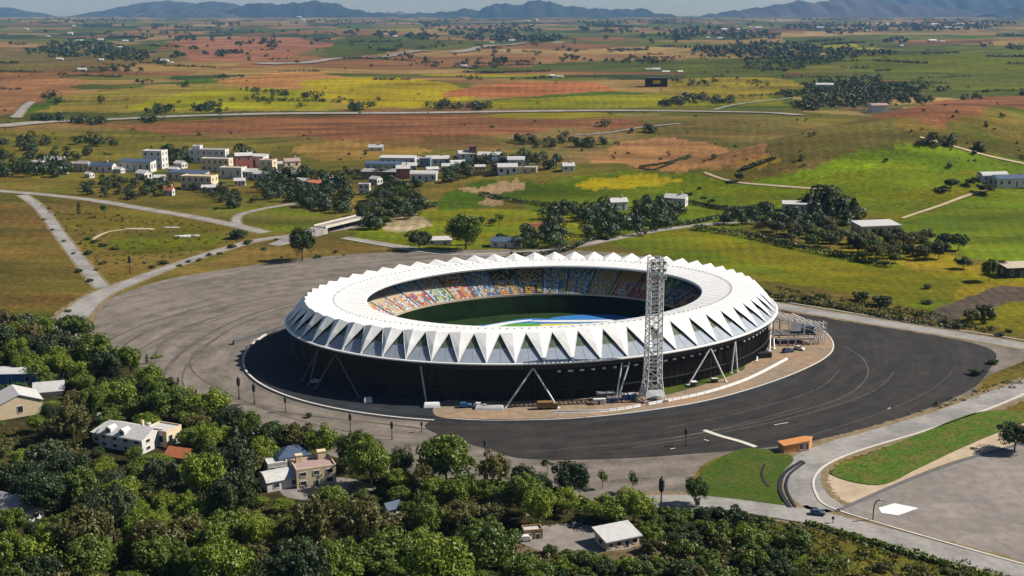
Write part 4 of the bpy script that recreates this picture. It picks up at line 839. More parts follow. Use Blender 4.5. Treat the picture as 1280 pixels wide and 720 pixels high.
# villages beyond the stadium: (px, py, W, D, H, turn, roof, wall, roof colour, storeys, label)
V = [
 (250, 236, 34, 18, 12, -12, 'flat', 'cream', 'beige', 2, "cream two storey block with wide dark doorway above the village green"),
 (236, 226, 44, 14, 8, -14, 'shed', 'beige', 'navy', 1, "long low hall with slate blue roof behind the cream block"),
 (292, 222, 26, 16, 10, -12, 'flat', 'whitew', 'beige', 1, "tan roofed white block beside the tall village trees"),
 (272, 214, 34, 14, 13, -10, 'flat', 'cream', 'palegr', 2, "broad cream block with long flat roof at the village centre"),
 (262, 203, 46, 14, 14, -8, 'flat', 'whitew', 'palegr', 2, "tall white block at the back of the village"),
 (248, 202, 10, 10, 17, -8, 'flat', 'whitew', 'palegr', 3, "slim white tower joined to the tall white block"),
 (195, 210, 24, 18, 18, -10, 'flat', 'whitew', 'palegr', 3, "square white three storey house beside the conifers"),
 (172, 214, 40, 16, 10, -10, 'shed', 'whitew', 'navy', 1, "white hall with slate blue sloping roof in the village"),
 (128, 215, 30, 12, 7, -8, 'gable', 'whitew', 'navy', 1, "low blue roofed cottage at the village edge"),
 (105, 214, 22, 14, 8, -15, 'hip', 'cream', 'greyr', 1, "hip roofed cream cottage at the village edge"),
 (66, 210, 26, 18, 9, 10, 'vault', 'whitew', 'palegr', 1, "white domed farm building with trees around it"),
 (48, 213, 18, 14, 8, -20, 'hip', 'whitew', 'palegr', 1, "small white hip roofed farmhouse next to the domed building"),
 (305, 211, 20, 12, 14, 20, 'gable', 'red', 'palegr', 2, "red and white gabled house in the village"),
 (322, 208, 24, 14, 11, -20, 'shed', 'whitew', 'palegr', 1, "white lean-to house beyond the red gabled house"),
 (336, 216, 16, 14, 13, -15, 'flat', 'cream', 'rose', 2, "rose roofed cream villa at the end of the village"),
 (365, 216, 18, 12, 12, 25, 'gable', 'cream', 'rose', 2, "steep rose gabled villa standing alone in the trees"),
 (395, 238, 12, 9, 7, 10, 'gable', 'tanw', 'tile', 1, "tiny orange roofed cottage among the dark trees"),
 (212, 244, 9, 7, 5, -10, 'gable', 'whitew', 'tile', 1, "tiny white cottage above the road verge"),
 (482, 222, 56, 16, 8, -6, 'shed', 'tanw', 'greyr', 1, "long dark barn below the white sheds"),
 (482, 213, 50, 16, 9, -6, 'shed', 'whitew', 'navy', 1, "long slate blue shed in the middle hamlet"),
 (498, 206, 46, 14, 10, -5, 'shed', 'whitew', 'palegr', 1, "white industrial shed at the back of the middle hamlet"),
 (532, 208, 14, 12, 11, -5, 'flat', 'slatew', 'palegr', 1, "slate blue box joined to the white industrial shed"),
 (504, 223, 16, 14, 13, 5, 'gable', 'red', 'palegr', 2, "pink gabled house between the barn and the round sheds"),
 (530, 226, 30, 14, 9, -4, 'vault', 'whitew', 'palegr', 1, "round roofed white shed in the middle hamlet"),
 (547, 206, 30, 14, 9, 8, 'gable', 'whitew', 'palegr', 1, "white gabled shed half hidden by blue green trees"),
 (456, 243, 12, 8, 12, -5, 'flat', 'whitew', 'palegr', 2, "narrow white house behind the big tree clump"),
 (583, 206, 22, 16, 16, 12, 'vault', 'whitew', 'palegr', 2, "white barrel roofed chapel on the green rise"),
 (591, 206, 9, 9, 25, 5, 'flat', 'red', 'palegr', 3, "red and white tower beside the barrel roofed chapel"),
 (612, 203, 30, 14, 11, -6, 'gable', 'whitew', 'palegr', 1, "long white house behind the red tower"),
 (627, 208, 22, 14, 9, -10, 'vault', 'whitew', 'navy', 1, "slate blue vaulted shed on the green rise"),
 (645, 210, 20, 15, 11, 0, 'vault', 'whitew', 'palegr', 1, "grey domed shed at the end of the rise"),
 (652, 215, 36, 12, 6, -6, 'flat', 'cream', 'palegr', 1, "low cream house with wide terrace under the domed shed"),
 (612, 218, 60, 3, 3, 4, 'flat', 'tanw', 'rose', 1, "long pink garden wall below the chapel"),
 (1002, 263, 38, 12, 7, -8, 'shed', 'whitew', 'palegr', 1, "pale roofed farm shed behind dark trees"),
 (1094, 292, 38, 20, 9, 12, 'shed', 'beige', 'palegr', 1, "pale grey roofed farmhouse with beige walls in the orchard"),
 (1265, 232, 44, 18, 9, 8, 'gable', 'whitew', 'navy', 1, "slate blue roofed barn on the green hillside"),
 (1240, 226, 30, 12, 7, 10, 'vault', 'whitew', 'palegr', 1, "white vaulted barn on the green hillside"),
 (772, 262, 18, 12, 9, 15, 'gable', 'whitew', 'palegr', 1, "white cottage in the trees beyond the stadium roof"),
 (845, 257, 22, 14, 9, -20, 'gable', 'whitew', 'palegr', 1, "white gabled farmhouse above the round bushes"),
 (1270, 345, 24, 14, 8, 10, 'shed', 'dark', 'beige', 1, "dark open barn with tan roof at the field edge"),
 (633, 308, 26, 12, 5, -6, 'shed', 'whitew', 'navy', 1, "blue grey shed close behind the stadium roof"),
 (548, 305, 22, 8, 4, 8, 'shed', 'whitew', 'palegr', 1, "low pale shed beside the dark round bush"),
 (672, 284, 20, 4, 3, 28, 'flat', 'red', 'rose', 1, "long reddish wall running up the green slope"),
 (820, 108, 52, 20, 20, 0, 'flat', 'dark', 'greyr', 1, "dark barn with yellow front in the far fields"),
 (1030, 112, 40, 20, 12, -5, 'gable', 'whitew', 'palegr', 1, "white farmhouse in the large grove beyond the highway"),
 (1097, 140, 30, 16, 12, 10, 'gable', 'whitew', 'rose', 1, "white house at the foot of the large grove"),
 (470, 188, 20, 8, 5, 0, 'gable', 'whitew', 'palegr', 1, "lonely white hut in the ochre field"),
 (710, 213, 14, 9, 6, 10, 'gable', 'whitew', 'palegr', 1, "small white hut on the brown slope"),
]
for q in V:
    px, py, W_, D_, H_, tz, rf, wl, rm, stn, lab = q
    if px < 400 and py > 185: H_ *= 1.3; W_ *= 1.1
    cat = 'wall' if 'wall running' in lab or 'garden wall' in lab else 'house' if any(q_ in lab for q_ in ('house ', 'villa', 'cottage', 'cream block', 'tower joined')) and 'tower joined' not in lab and 'red and white tower' not in lab else 'barn' if 'barn' in lab else 'shed' if 'shed' in lab or 'hall' in lab else 'tower' if 'tower' in lab else 'chapel' if 'chapel' in lab else 'house'
    nm = dict(wall='garden_wall', barn='barn', shed='farm_shed', tower='tower_house', chapel='chapel', house='village_house')[cat]
    if py > 185 and cat != 'wall': W_ *= .95; D_ *= .95; H_ *= .92
    big = py > 180 and W_ > 8 and cat != 'wall'
    house(nm, lab, cat, px, py, W_, D_, H_, tz, rf, wl, rm, 3.2 if rf in ('gable', 'hip', 'vault') else 1.6, ((0, max(2, int(W_ // 7))), (1, max(1, int(D_ // 7))), (3, max(1, int(D_ // 7)))) if big else (), stn, door=True, parts=big, chimney=(rf == 'gable' and big))
c0 = None
for px, py in [(218, 216), (226, 210), (284, 207), (302, 220), (315, 222), (328, 224), (348, 210), (180, 224), (150, 216), (90, 210), (78, 217), (112, 222), (300, 232), (200, 228), (372, 224), (356, 222), (262, 240), (380, 232), (410, 228), (512, 214), (540, 217), (560, 214), (572, 212), (600, 213), (634, 217), (520, 204), (470, 230)]:
    if c0 is None: c0 = o = house("cottage", "small off white cottage tucked among the village trees", "cottage", px, py, 13, 10, 6.5, -10, 'gable', 'whitew', 'palegr', 2.6, ((0, 3), (1, 2)), 1, group="off white cottages in the villages")
    else: o = copy_tree(c0); o.location = P(px, py)
    o.rotation_euler.z = rnd.uniform(-.6, .5); s = rnd.uniform(.7, 1.25); o.scale = (s * rnd.uniform(.8, 1.4), s, s)
# dormers, gutters and a water tank on the large grey roofed house
for dx in (-7, 0.5):
    d = MB(); d.add([(dx - 1.6, -6.9, 6.9), (dx + 1.6, -6.9, 6.9), (dx + 1.6, -2.5, 6.9), (dx - 1.6, -2.5, 6.9), (dx - 1.6, -6.9, 8.7), (dx + 1.6, -6.9, 8.7), (dx + 1.6, -2.5, 8.7), (dx - 1.6, -2.5, 8.7), (dx, -7.1, 9.8), (dx, -2.5, 9.8)], [(0, 1, 5, 8, 4), (1, 2, 6, 5), (3, 0, 4, 7), (4, 8, 9, 7), (5, 6, 9, 8)]); dm = d.build("dormer", M['whitew'], h1)
    g = MB(); g.box(dx - .8, -6.98, 7.2, dx + .8, -6.85, 8.5); g.build("pane", M['win'], dm)
g = MB(); g.bar((-12.6, -8.2, 6.2), (12.6, -8.2, 6.2), .16, n=6); g.build("gutter", M['wpaint'], h1)
g = MB(); g.bar((8, 2, 8.6), (8, 2, 10.6), 1.0, n=12); g.bar((8, 2, 10.6), (8, 2, 10.9), 1.08, .3, n=12); g.build("water_tank", M['palegr'], h1)
g = MB(); g.box(4.2, 1.2, 8.3, 5.3, 2.3, 11.4); g.build("chimney", M['cream'], h1)
# far white farms: little gabled houses too small to show parts
fh = None
spots = [(92, 33), (60, 46), (88, 43), (100, 52), (126, 51), (157, 52), (110, 62), (118, 62), (140, 70), (150, 60), (75, 75), (127, 76), (103, 88), (33, 37), (670, 26), (664, 32), (660, 27), (615, 54), (640, 52), (482, 43), (494, 46), (374, 22), (795, 36), (378, 26), (1025, 36), (1035, 33), (1047, 37), (1052, 38), (1085, 40), (1110, 32), (1168, 32), (1185, 36), (1196, 36), (1205, 36), (1200, 31), (1165, 52), (1178, 53), (1127, 58), (820, 88), (812, 88), (832, 91), (700, 97), (690, 96), (580, 84), (206, 77), (215, 79), (850, 91), (948, 36), (938, 35), (925, 38), (905, 38), (900, 49), (885, 48)]
for i, (px, py) in enumerate(spots):
    if fh is None:
        m_ = MB(); m_.add([(-1, -.5, -.6), (1, -.5, -.6), (1, .5, -.6), (-1, .5, -.6), (-1, -.5, .5), (1, -.5, .5), (1, .5, .5), (-1, .5, .5)], [(0, 1, 5, 4), (1, 2, 6, 5), (2, 3, 7, 6), (3, 0, 4, 7)])
        m_.add([(-1, -.5, .5), (1, -.5, .5), (1, 0, .5), (1, .5, .5), (-1, .5, .5), (-1, 0, .9), (1, 0, .9)], [(1, 3, 6), (4, 0, 5)])
        m_.add([(-1.1, -.6, .44), (1.1, -.6, .44), (1.1, .6, .44), (-1.1, .6, .44), (-1.1, 0, .95), (1.1, 0, .95)], [(0, 1, 5, 4), (2, 3, 4, 5)], 1)
        fh = m_.mesh("far_farmhouse", [M['whitew'], M['palegr']])
    p = P(px, py); o = bpy.data.objects.new("far_farmhouse", fh); C.objects.link(o); d = p.length / 3500
    s = 8 * max(.8, d) ** .85 * rnd.uniform(.7, 1.3); o.location = p; o.scale = (s * rnd.uniform(.7, 1.3), s, s * .8); o.rotation_euler.z = rnd.uniform(-.3, .3)
    tag(o, "tiny white farmhouse far out on the hazy plain", "farmhouse", "white farmhouses dotted over the far plain")
# ------------------------------------------------------------------ things round the stadium
def z_at(px, py, z=0.16): return P(px, py, z)
def car(px, py, rz, paint, label, group=None, z=.2, s=1.0, van=False):
    o = thing("van" if van else "parked_car", label, "van" if van else "car", z_at(px, py, z), R(rz), group); o.scale = (s, s, s)
    L, Wd = (5.4, 2.0) if van else (4.5, 1.85); mb = MB()
    pr = [(-L/2, .35), (L/2, .35), (L/2, .85), (L/2 - .35, 1.0 if not van else 1.3), (L/2 - 1.2, 1.08 if not van else 2.1), (-L/2 + .2, 1.1 if not van else 2.2), (-L/2, .9)]
    n = len(pr); mb.add([(x, -Wd/2, z_) for x, z_ in pr] + [(x, Wd/2, z_) for x, z_ in pr], [tuple(range(n)), tuple(range(n, 2*n))[::-1]] + [((i+1) % n, i, n+i, n+(i+1) % n) for i in range(n)])
    bd = mb.build("body", paint, o)
    mb = MB()
    if not van:
        a = [(-1.9, -.82, 1.08), (1.05, -.82, 1.06), (1.05, .82, 1.06), (-1.9, .82, 1.08), (-1.45, -.66, 1.55), (.35, -.66, 1.55), (.35, .66, 1.55), (-1.45, .66, 1.55)]
        mb.add(a, [(0, 1, 5, 4), (1, 2, 6, 5), (2, 3, 7, 6), (3, 0, 4, 7)]); mb.build("window", M['win'], o)
        mb = MB(); mb.box(-1.47, -.67, 1.55, .37, .67, 1.6); mb.build("roof", paint, o)
    else:
        mb.add([(L/2 - .38, -.85, 1.34), (L/2 - .38, .85, 1.34), (L/2 - 1.16, .85, 2.05), (L/2 - 1.16, -.85, 2.05)], [(0, 1, 2, 3)]); mb.build("windscreen", M['win'], o)
    for x in (-L/2 + .85, L/2 - .9):
        for y in (-Wd/2 + .12, Wd/2 - .12):
            mb = MB(); mb.bar((x, y - .12, .34), (x, y + .12, .34), .34, n=12); mb.build("wheel", M['tyre'], o)
    return o
car(581, 509, 8, M['blue'], "blue car parked on the shaded forecourt under the wall", s=1.5)
car(600, 509, -6, M['wpaint'], "white car at the kerb beside the blue car", s=1.4)
car(985, 440, 20, M['navy'], "dark blue car parked by the steel entrance frame", s=1.5)
car(999, 437, -40, M['wpaint'], "white car behind the dark blue one at the entrance frame", s=1.3)
car(1022, 643, -16, M['navy'], "dark blue car waiting at the road junction", z=.3, s=1.25)
car(655, 676, 10, M['wpaint'], "white van in the bare yard beside the tiny shed", z=.15, van=True)
car(425, 527, -20, M['wpaint'], "white car in the shaded forecourt near the splayed struts", s=1.2) if False else None
car(720, 658, 30, M['navy'], "dark car half hidden behind the yard hedge", z=.1)
car(395, 478, 25, M['wpaint'], "white car in deep shade below the struts", s=1.1)
def tent(px, py, rz, L, W_, h, m, label):
    o = thing("tent", label, "tent", z_at(px, py), R(rz)); k = 10; n = k + 1
    arc_ = [(-W_/2 + W_*i/k, h * math.sin(math.pi*i/k)**.7) for i in range(n)]; mb = MB()
    mb.add([(sx*L/2*(1 - .12*(z/h)), y, z) for sx in (-1, 1) for y, z in arc_], [(i, n+i, n+i+1, i+1) for i in range(k)] + [tuple(range(n)), tuple(range(n, 2*n))[::-1]]); mb.build("canopy", m, o)
    mb = MB(); mb.box(L/2 - .05, -W_*.2, .02, L/2 + .12, W_*.2, h*.55); mb.build("door_flap", M['dark'], o)
tent(540, 508, 5, 8, 4, 2.2, M['wpaint'], "low white domed tent in the shade by the wall")
tent(612, 511, -4, 14, 5, 2.0, M['palegr'], "long pale grey tent on the sunny end of the forecourt")
tent(460, 502, 12, 4, 3.5, 2.4, M['palegr'], "small grey dome tent beside a dark strut foot")
def truck(px, py, rz, m, label):
    o = thing("truck", label, "truck", z_at(px, py), R(rz)); mb = MB(); mb.box(-5, -1.3, 1.0, 2.6, 1.3, 3.6); mb.add([(-5, -1.3, 3.6), (2.6, -1.3, 3.6), (2.6, 1.3, 3.6), (-5, 1.3, 3.6), (-4.6, 0, 4.2), (2.2, 0, 4.2)], [(0, 1, 5, 4), (2, 3, 4, 5), (1, 2, 5), (3, 0, 4)]); mb.build("cargo_cover", m, o)
    mb = MB(); mb.prism([(2.8, -1.2), (5, -1.2), (5, 1.2), (2.8, 1.2)], .6, 2.9); mb.build("cab", m, o)
    mb = MB(); mb.box(4.98, -1.0, 1.8, 5.05, 1.0, 2.7); mb.build("windscreen", M['win'], o)
    for x in (-3.8, -2.5, 3.8):
        for y in (-1.1, 1.1): mb = MB(); mb.bar((x, y - .2, .5), (x, y + .2, .5), .5, n=12); mb.build("wheel", M['tyre'], o)
truck(684, 511, 4, M['brown'], "brown canvas covered truck beside the bright strut foot")
def container(px, py, rz, L, W_, h, m, label, cat="container", name="container"):
    o = thing(name, label, cat, z_at(px, py), R(rz)); mb = MB(); n = int(L / .8)
    pts = []
    for i in range(n + 1): pts.append((-L/2 + L*i/n, -W_/2 + (.09 if i % 2 else 0)))
    for i in range(n + 1): pts.append((L/2 - L*i/n, W_/2 - (.09 if i % 2 else 0)))
    mb.prism(pts, .1, h); mb.build("body", m, o)
    mb = MB(); mb.box(-L/2 - .1, -W_/2 - .1, h, L/2 + .1, W_/2 + .1, h + .2); mb.build("roof", m if name == 'shed' else M['wpaint'], o)
    mb = MB(); mb.box(-.9, -W_/2 - .06, .15, .1, -W_/2 + .03, 2.0); mb.build("door", M['dark'], o)
container(749, 505, 6, 6, 2.6, 2.7, M['whitew'], "white site container with dark door by the wall")
container(765, 503, 6, 5, 2.6, 2.6, M['navy'], "slate blue site container beside the white one")
container(786, 499, 10, 7, 2.6, 2.8, M['blue'], "bright blue site container at the mast's foot")
container(757, 499, 8, 9, 3, 3.4, M['tanw'], "tan site office behind the row of containers", "site office", "site_office")
container(867, 483, 12, 3, 2.4, 2.5, M['navy'], "small dark blue booth behind the white barrier")
container(893, 478, 12, 3, 2.2, 2.2, M['dark'], "small black booth beyond the blue booth")
# white barrier of linked panels along the walkway
bp_ = catmull([P(x, y, .16) for x, y in [(690, 516), (760, 514), (820, 504), (880, 492), (935, 474), (984, 449)]], False, 12)
for i in range(0, len(bp_) - 1, 2):
    a, b = bp_[i], bp_[min(i + 2, len(bp_) - 1)]; d = (b - a); L = d.length - .3
    if 18 < i < 22: continue
    o = MB(); prof_ = [(-.45, 0), (.45, 0), (.28, .35), (.16, 1.15), (-.16, 1.15), (-.28, .35)]
    o.add([(x, y, z) for x in (-L/2, L/2) for y, z in prof_], [tuple(range(6)), tuple(range(6, 12))[::-1]] + [((j+1) % 6, j, 6+j, 6+(j+1) % 6) for j in range(6)])
    ob = o.build("barrier_block", M['wpaint'], loc=(a + b) / 2, rz=math.atan2(d.y, d.x)); tag(ob, "white block of the long barrier beside the tan walkway", "barrier", "white barrier blocks along the walkway")
# dark railing along the shaded kerb
rp = [se(162.5, 133.5, R(150 + 6 * i), .12) for i in range(20)]
rl = thing("railing", "thin dark railing round the shaded forecourt", "railing", (0, 0, 0)); mb = MB(); m2 = MB()
for a, b in zip(rp, rp[1:]): mb.bar(a + Vector((0, 0, 1.2)), b + Vector((0, 0, 1.2)), .08, n=4); mb.bar(a + Vector((0, 0, .7)), b + Vector((0, 0, .7)), .05, n=4)
for i, a in enumerate(rp): mm = MB(); mm.bar(a, a + Vector((0, 0, 1.25)), .08, n=5); mm.build("post", M['dark'], rl)
mb.build("rail", M['dark'], rl)
# ramp wall that cuts into the paving beside the forecourt
rw = thing("ramp_wall", "low dark ramp wall with pale coping running into the shaded forecourt", "wall"); a, b, c = P(292, 431, 0), P(338, 417, 0), P(362, 408, 0)
mb = MB(); m2 = MB()
for p, q in ((a, b), (b, c)):
    d = (q - p).normalized(); nn = Vector((-d.y, d.x, 0)) * .6
    for mm, z0, z1, e in ((mb, 0, 2.2, 1.0), (m2, 2.2, 2.6, 1.4)): mm.add([v + Vector((0, 0, z)) for z in (z0, z1) for v in (p - nn * e, q - nn * e, q + nn * e, p + nn * e)], [(0, 3, 2, 1), (4, 5, 6, 7), (0, 1, 5, 4), (1, 2, 6, 5), (2, 3, 7, 6), (3, 0, 4, 7)])
mb.build("wall", M['concd'], rw); m2.build("coping", M['concd'], rw)
# steel entrance frame at the sunny end
ep = P(966, 432, .16); en = thing("entrance_frame", "open steel entrance frame with sloping truss roof at the stadium's sunny end", "entrance frame", ep, R(6))
for x in (0, 9, 18, 27):
    for y in (0, 16):
        mb = MB(); h = 17 - x * .26; mb.bar((x, y, 0), (x, y, h), .4, n=6); mb.build("column", M['steelw'], en)
for y in (0, 8, 16):
    mb = MB(); N_ = 9
    for i in range(N_):
        x0, x1 = 30 * i / N_, 30 * (i + 1) / N_; za = lambda x: 17 - x * .26
        mb.bar((x0, y, za(x0)), (x1, y, za(x1)), .3, n=4); mb.bar((x0, y, za(x0) - 2.6), (x1, y, za(x1) - 2.6), .25, n=4)
        mb.bar((x0, y, za(x0) - 2.6), (x1, y, za(x1)), .18, n=4)
    mb.build("roof_truss", M['steelw'], en)
mb = MB()
for i in range(9):
    x = 30 * i / 8; mb.bar((x, 0, 17.2 - x * .26), (x, 16, 17.2 - x * .26), .22, n=4)
mb.build("purlin_lattice", M['steelw'], en)
mb = MB(); mb.box(1, 2, 5.0, 26, 14, 5.6); mb.build("deck", M['concd'], en)
mb = MB(); mb.box(10, -.3, 8.2, 16, .1, 12.5); mb.build("banner", M['white'], en)
mb = MB(); mb.box(16.4, 4, 5.62, 25, 12, 9.4); mb.build("cabin", M['navy'], en)
mb = MB(); mb.box(2, -1.2, 3.2, 24, -.3, 4.4); mb.build("beam", M['palegr'], en)
for x in (4, 13, 22): mb = MB(); mb.bar((x, -.8, 0), (x, -.8, 3.2), .35, n=6); mb.build("column", M['steelw'], en)
for x in (25, 27.5, 30):
    mb = MB()
    for y in (0, 3, 6): mb.bar((x, y, 0), (x + 1.2, y, 12), .22, n=4)
    for z in (3, 6, 9, 12): mb.bar((x + .1 * z, 0, z), (x + .1 * z, 6, z), .18, n=4)
    mb.bar((x, 0, 0), (x + 1.2, 6, 12), .18, n=4); mb.build("scaffold_lattice", M['steelw'], en)
container(948, 447, 12, 14, 4, 2.6, M['dark'], "long black shed at the foot of the steel entrance frame", "shed", "shed")
# lamp posts with tall dark lanterns
def lamp_post(h):
    o = thing("lamp_post", "", "lamp post"); mb = MB(); mb.bar((0, 0, 0), (0, 0, h * .58), .28, .20, 8); mb.bar((0, 0, 0), (0, 0, .8), .5, .4, 8); mb.build("pole", M['dark'], o)
    mb = MB(); k = 10; pr = [(.25, .55), (.75, .60), (.95, .75), (.85, .90), (.3, .96), (.12, 1.0)]; vs = [(r_ * math.cos(i * math.tau / k), r_ * math.sin(i * math.tau / k), h * z) for r_, z in pr for i in range(k)]
    mb.add(vs, [(j * k + i, j * k + (i + 1) % k, (j + 1) * k + (i + 1) % k, (j + 1) * k + i) for j in range(len(pr) - 1) for i in range(k)] + [tuple(range(k))[::-1]]); mb.build("lantern", M['dark'], o); return o
lp0 = None
for px, pb, pt, lab in [(299, 499, 470, "lamp post with dark lantern at the kerb beside the outermost forecourt curve"), (318, 505, 478, "lamp post between the wood's edge and the forecourt kerb"), (357, 515, 495, "lamp post just above the round bright tree"), (438, 539, 515, "lamp post standing alone before the forecourt shade"), (490, 549, 525, "tall lamp post on the pale paving below the tents"), (527, 540, 526, "short lamp post at the asphalt's pointed corner"), (606, 570, 547, "lamp post on the asphalt's lower edge"), (857, 557, 533, "slim lamp post out on the dark asphalt"), (826, 640, 592, "tallest lamp post, beside the tree shadow on the road"), (1041, 654, 645, "stubby dark post by the road junction"), (795, 285, 262, "dark post by the track behind the stadium roof"), (163, 342, 320, "thin post in the dry triangle between the roads")]:
    b = P(px, pb, .1); hh = (pb - pt) / F_PX * b.length * 1.06
    if lp0 is None: lp0 = lamp_post(12); o = lp0
    else: o = copy_tree(lp0)
    o.location = b; s = hh / 12; o.scale = (max(.6, s), max(.6, s), s); o["label"] = lab; o["group"] = "lamp posts round the stadium"
# curved lamp and its pale mat in the yard
lb = P(1091, 650, .2); cl = thing("street_lamp", "curved dark street lamp at the edge of the big pale yard", "street lamp", lb); mb = MB(); q = [(0, 0, 0), (0, 0, 4), (.2, 0, 6.2), (.9, 0, 7.6), (2.2, 0, 8.2)]
for a, b in zip(q, q[1:]): mb.bar(a, b, .22, n=6)
mb.build("pole", M['dark'], cl); mb = MB(); mb.prism([(2.0, -.4), (3.4, -.3), (3.4, .3), (2.0, .4)], 8.0, 8.35); mb.build("lamp_head", M['steel'], cl)
mt = [P(x, y, .3) for x, y in [(1098, 635), (1118, 629), (1148, 635), (1122, 644), (1102, 641)]]; mb = MB(); n = len(mt)
mb.add(mt + [v - Vector((0, 0, .1)) for v in mt], [tuple(range(n))[::-1], tuple(range(n, 2 * n))] + [(i, (i + 1) % n, n + (i + 1) % n, n + i) for i in range(n)]); tag(mb.build("groundsheet", M['white']), "white five sided groundsheet lying on the pale yard", "groundsheet")
# overpass on the road behind the stadium
A, B = P(400, 292), P(452, 279); d = (B - A); L = d.length; br = thing("road_bridge", "small concrete road bridge with dark opening behind the paved ring", "bridge", A, math.atan2(d.y, d.x))
mb = MB(); mb.box(0, -6, 5, L, 6, 6); mb.build("deck", M['road'], br)
for y in (-6.4, 6.0): mb = MB(); mb.box(0, y, 5, L, y + .4, 7.3); mb.build("parapet", M['kerb'], br)
for x in (-3, L - 3): mb = MB(); mb.box(x, -6.2, -1, x + 6, 6.2, 5); mb.build("abutment", M['conc'], br)
mb = MB(); mb.bar((L * .5, -3, 0), (L * .5, -3, 5), .6, n=8); mb.build("pier", M['concd'], br); mb = MB(); mb.bar((L * .5, 3, 0), (L * .5, 3, 5), .6, n=8); mb.build("pier", M['concd'], br)
mb = MB(); mb.add([(-3, -6, 5.9), (-3, 6, 5.9), (-60, 6, .1), (-60, -6, .1), (-3, -6.4, -.5), (-3, 6.4, -.5), (-60, -6.4, -.5), (-60, 6.4, -.5)], [(0, 1, 2, 3), (0, 3, 6, 4), (2, 1, 5, 7), (1, 0, 4, 5), (3, 2, 7, 6)]); mb.build("ramp", M['road'], br)
# loose boulders and rubbish as in the photograph: a few pale slabs beside the roads
for px, py, L, W_, m, lab in [(175, 287, 30, 8, 'sand', "sandy heap with a pale track in the dry triangle"), (228, 296, 16, 5, 'wpaint', "white stacked panels in the dry triangle"), (240, 295, 14, 4, 'wpaint', "white flat panel beside the stacked panels"), (215, 285, 16, 3, 'wpaint', "thin white sheet lying in the dry grass")]:
    p = P(px, py); mb = MB(); pr = [(L / 2 * math.cos(a) * rnd.uniform(.8, 1.1), W_ / 2 * math.sin(a) * rnd.uniform(.8, 1.2)) for a in [i * math.tau / 9 for i in range(9)]]
    mb.prism(pr, -.3, .8); tag(mb.build("rubble_slab", M[m], loc=p), lab, "slab")
ribbon("track", [(115, 300), (130, 292), (148, 288), (165, 287)], 4, M['sand'], .3)
# dashes and litter of white paint on the asphalt
mk = [(968, 531, 985, 528), (880, 549, 886, 551), (1110, 511, 1113, 509.5), (838, 561, 844, 560)]
for x0, y0, x1, y1 in mk:
    a, b = P(x0, y0, .1), P(x1, y1, .1); d = (b - a).normalized(); nn = Vector((-d.y, d.x, 0)) * .22; mb = MB(); mb.add([a - nn, b - nn, b + nn, a + nn], [(0, 1, 2, 3)]); tag(mb.build("road_marking", M['wpaint']), kind='structure')

for o in [x for x in C.objects if x.get("label", "").startswith("dark barn with yellow")]:
    b = MB(); b.box(-9, -11.6, 7, 9, -11.1, 15); b.build("front_panel", mat('yellow_panel', (.6, .45, .05), .7), o)
# ------------------------------------------------------------------ trees, shrubs, hedges
def leaf_faces(name, pts, nrm, size, rs, m):
    """one bent four-sided leaf clump per point: pts, nrm (n x 3), size (n)"""
    n = len(pts); ax = np.where(np.abs(nrm[:, 2:3]) < .9, np.array([[0, 0, 1.]]), np.array([[1., 0, 0]]))
    u = np.cross(nrm, ax); u /= np.linalg.norm(u, axis=1, keepdims=True); v = np.cross(nrm, u); a = rs.rand(n, 1) * math.tau
    u, v = u * np.cos(a) + v * np.sin(a), v * np.cos(a) - u * np.sin(a); s = size[:, None]
    V = np.stack([pts - u * s - v * s * .55, pts + u * s - v * s * .4, pts + u * s * .8 + v * s * .55 + nrm * s * .25, pts - u * s * .9 + v * s * .5], 1).reshape(-1, 3)
    me = bpy.data.meshes.new(name); me.vertices.add(n * 4); me.vertices.foreach_set("co", V.astype(np.float32).ravel())
    me.loops.add(n * 4); me.loops.foreach_set("vertex_index", np.arange(n * 4, dtype=np.int32)); me.polygons.add(n); me.polygons.foreach_set("loop_start", np.arange(0, n * 4, 4, dtype=np.int32))
    me.materials.append(m); me.update(calc_edges=True); return me
def unit(a): return a / np.maximum(1e-6, np.linalg.norm(a, axis=1, keepdims=True))
def crown_mesh(name, seed, sx, sz, nb, nl, ls, m, cz=0., br=.36, shape='round', drop=.0):
    """clumps of leaf faces spread through an uneven crown; unit size: radius about 1, its foot at z = 0"""
    rs = np.random.RandomState(seed); rr = random.Random(seed); cl = []; f1, f2, f3 = [rr.random() * 6.28 for _ in range(3)]
    for i in range(nb):
        t = rr.random() * math.tau; h = rr.random()
        if shape == 'cone': r_ = (1 - h) * .55 + .05; c = (math.cos(t) * r_ * sx, math.sin(t) * r_ * sx, h * sz); b = br * (1.15 - h * .8)
        elif shape == 'column': r_ = .42 * math.sin(math.pi * min(1, h * .85 + .14)); c = (math.cos(t) * r_ * sx, math.sin(t) * r_ * sx, h * sz); b = br * .8
        else:
            ph = math.acos(1 - 1.75 * h); q = rr.uniform(.45, .9)
            c = (math.sin(ph) * math.cos(t) * q * sx * (1 + .24 * math.cos(2 * t + f1) + .16 * math.cos(3 * t + f2)), math.sin(ph) * math.sin(t) * q * sx * (1 + .2 * math.cos(3 * t + f3)), (.5 + .5 * math.cos(ph) * q * rr.uniform(.7, 1.15)) * sz); b = br * rr.uniform(.4, 1.15)
        cl.append((*c, b))
    cl = np.repeat(np.array(cl), nl, 0); n = len(cl); d = unit(rs.randn(n, 3) + np.array([0, 0, .35]))
    q = cl[:, 3:4] * (.5 + .55 * rs.rand(n, 1) ** .6); pts = cl[:, :3] + d * np.array([1, 1, .85]) * q
    return leaf_faces(name, pts, unit(d + rs.randn(n, 3) * .45), ls * rs.uniform(.6, 1.3, n), rs, m)
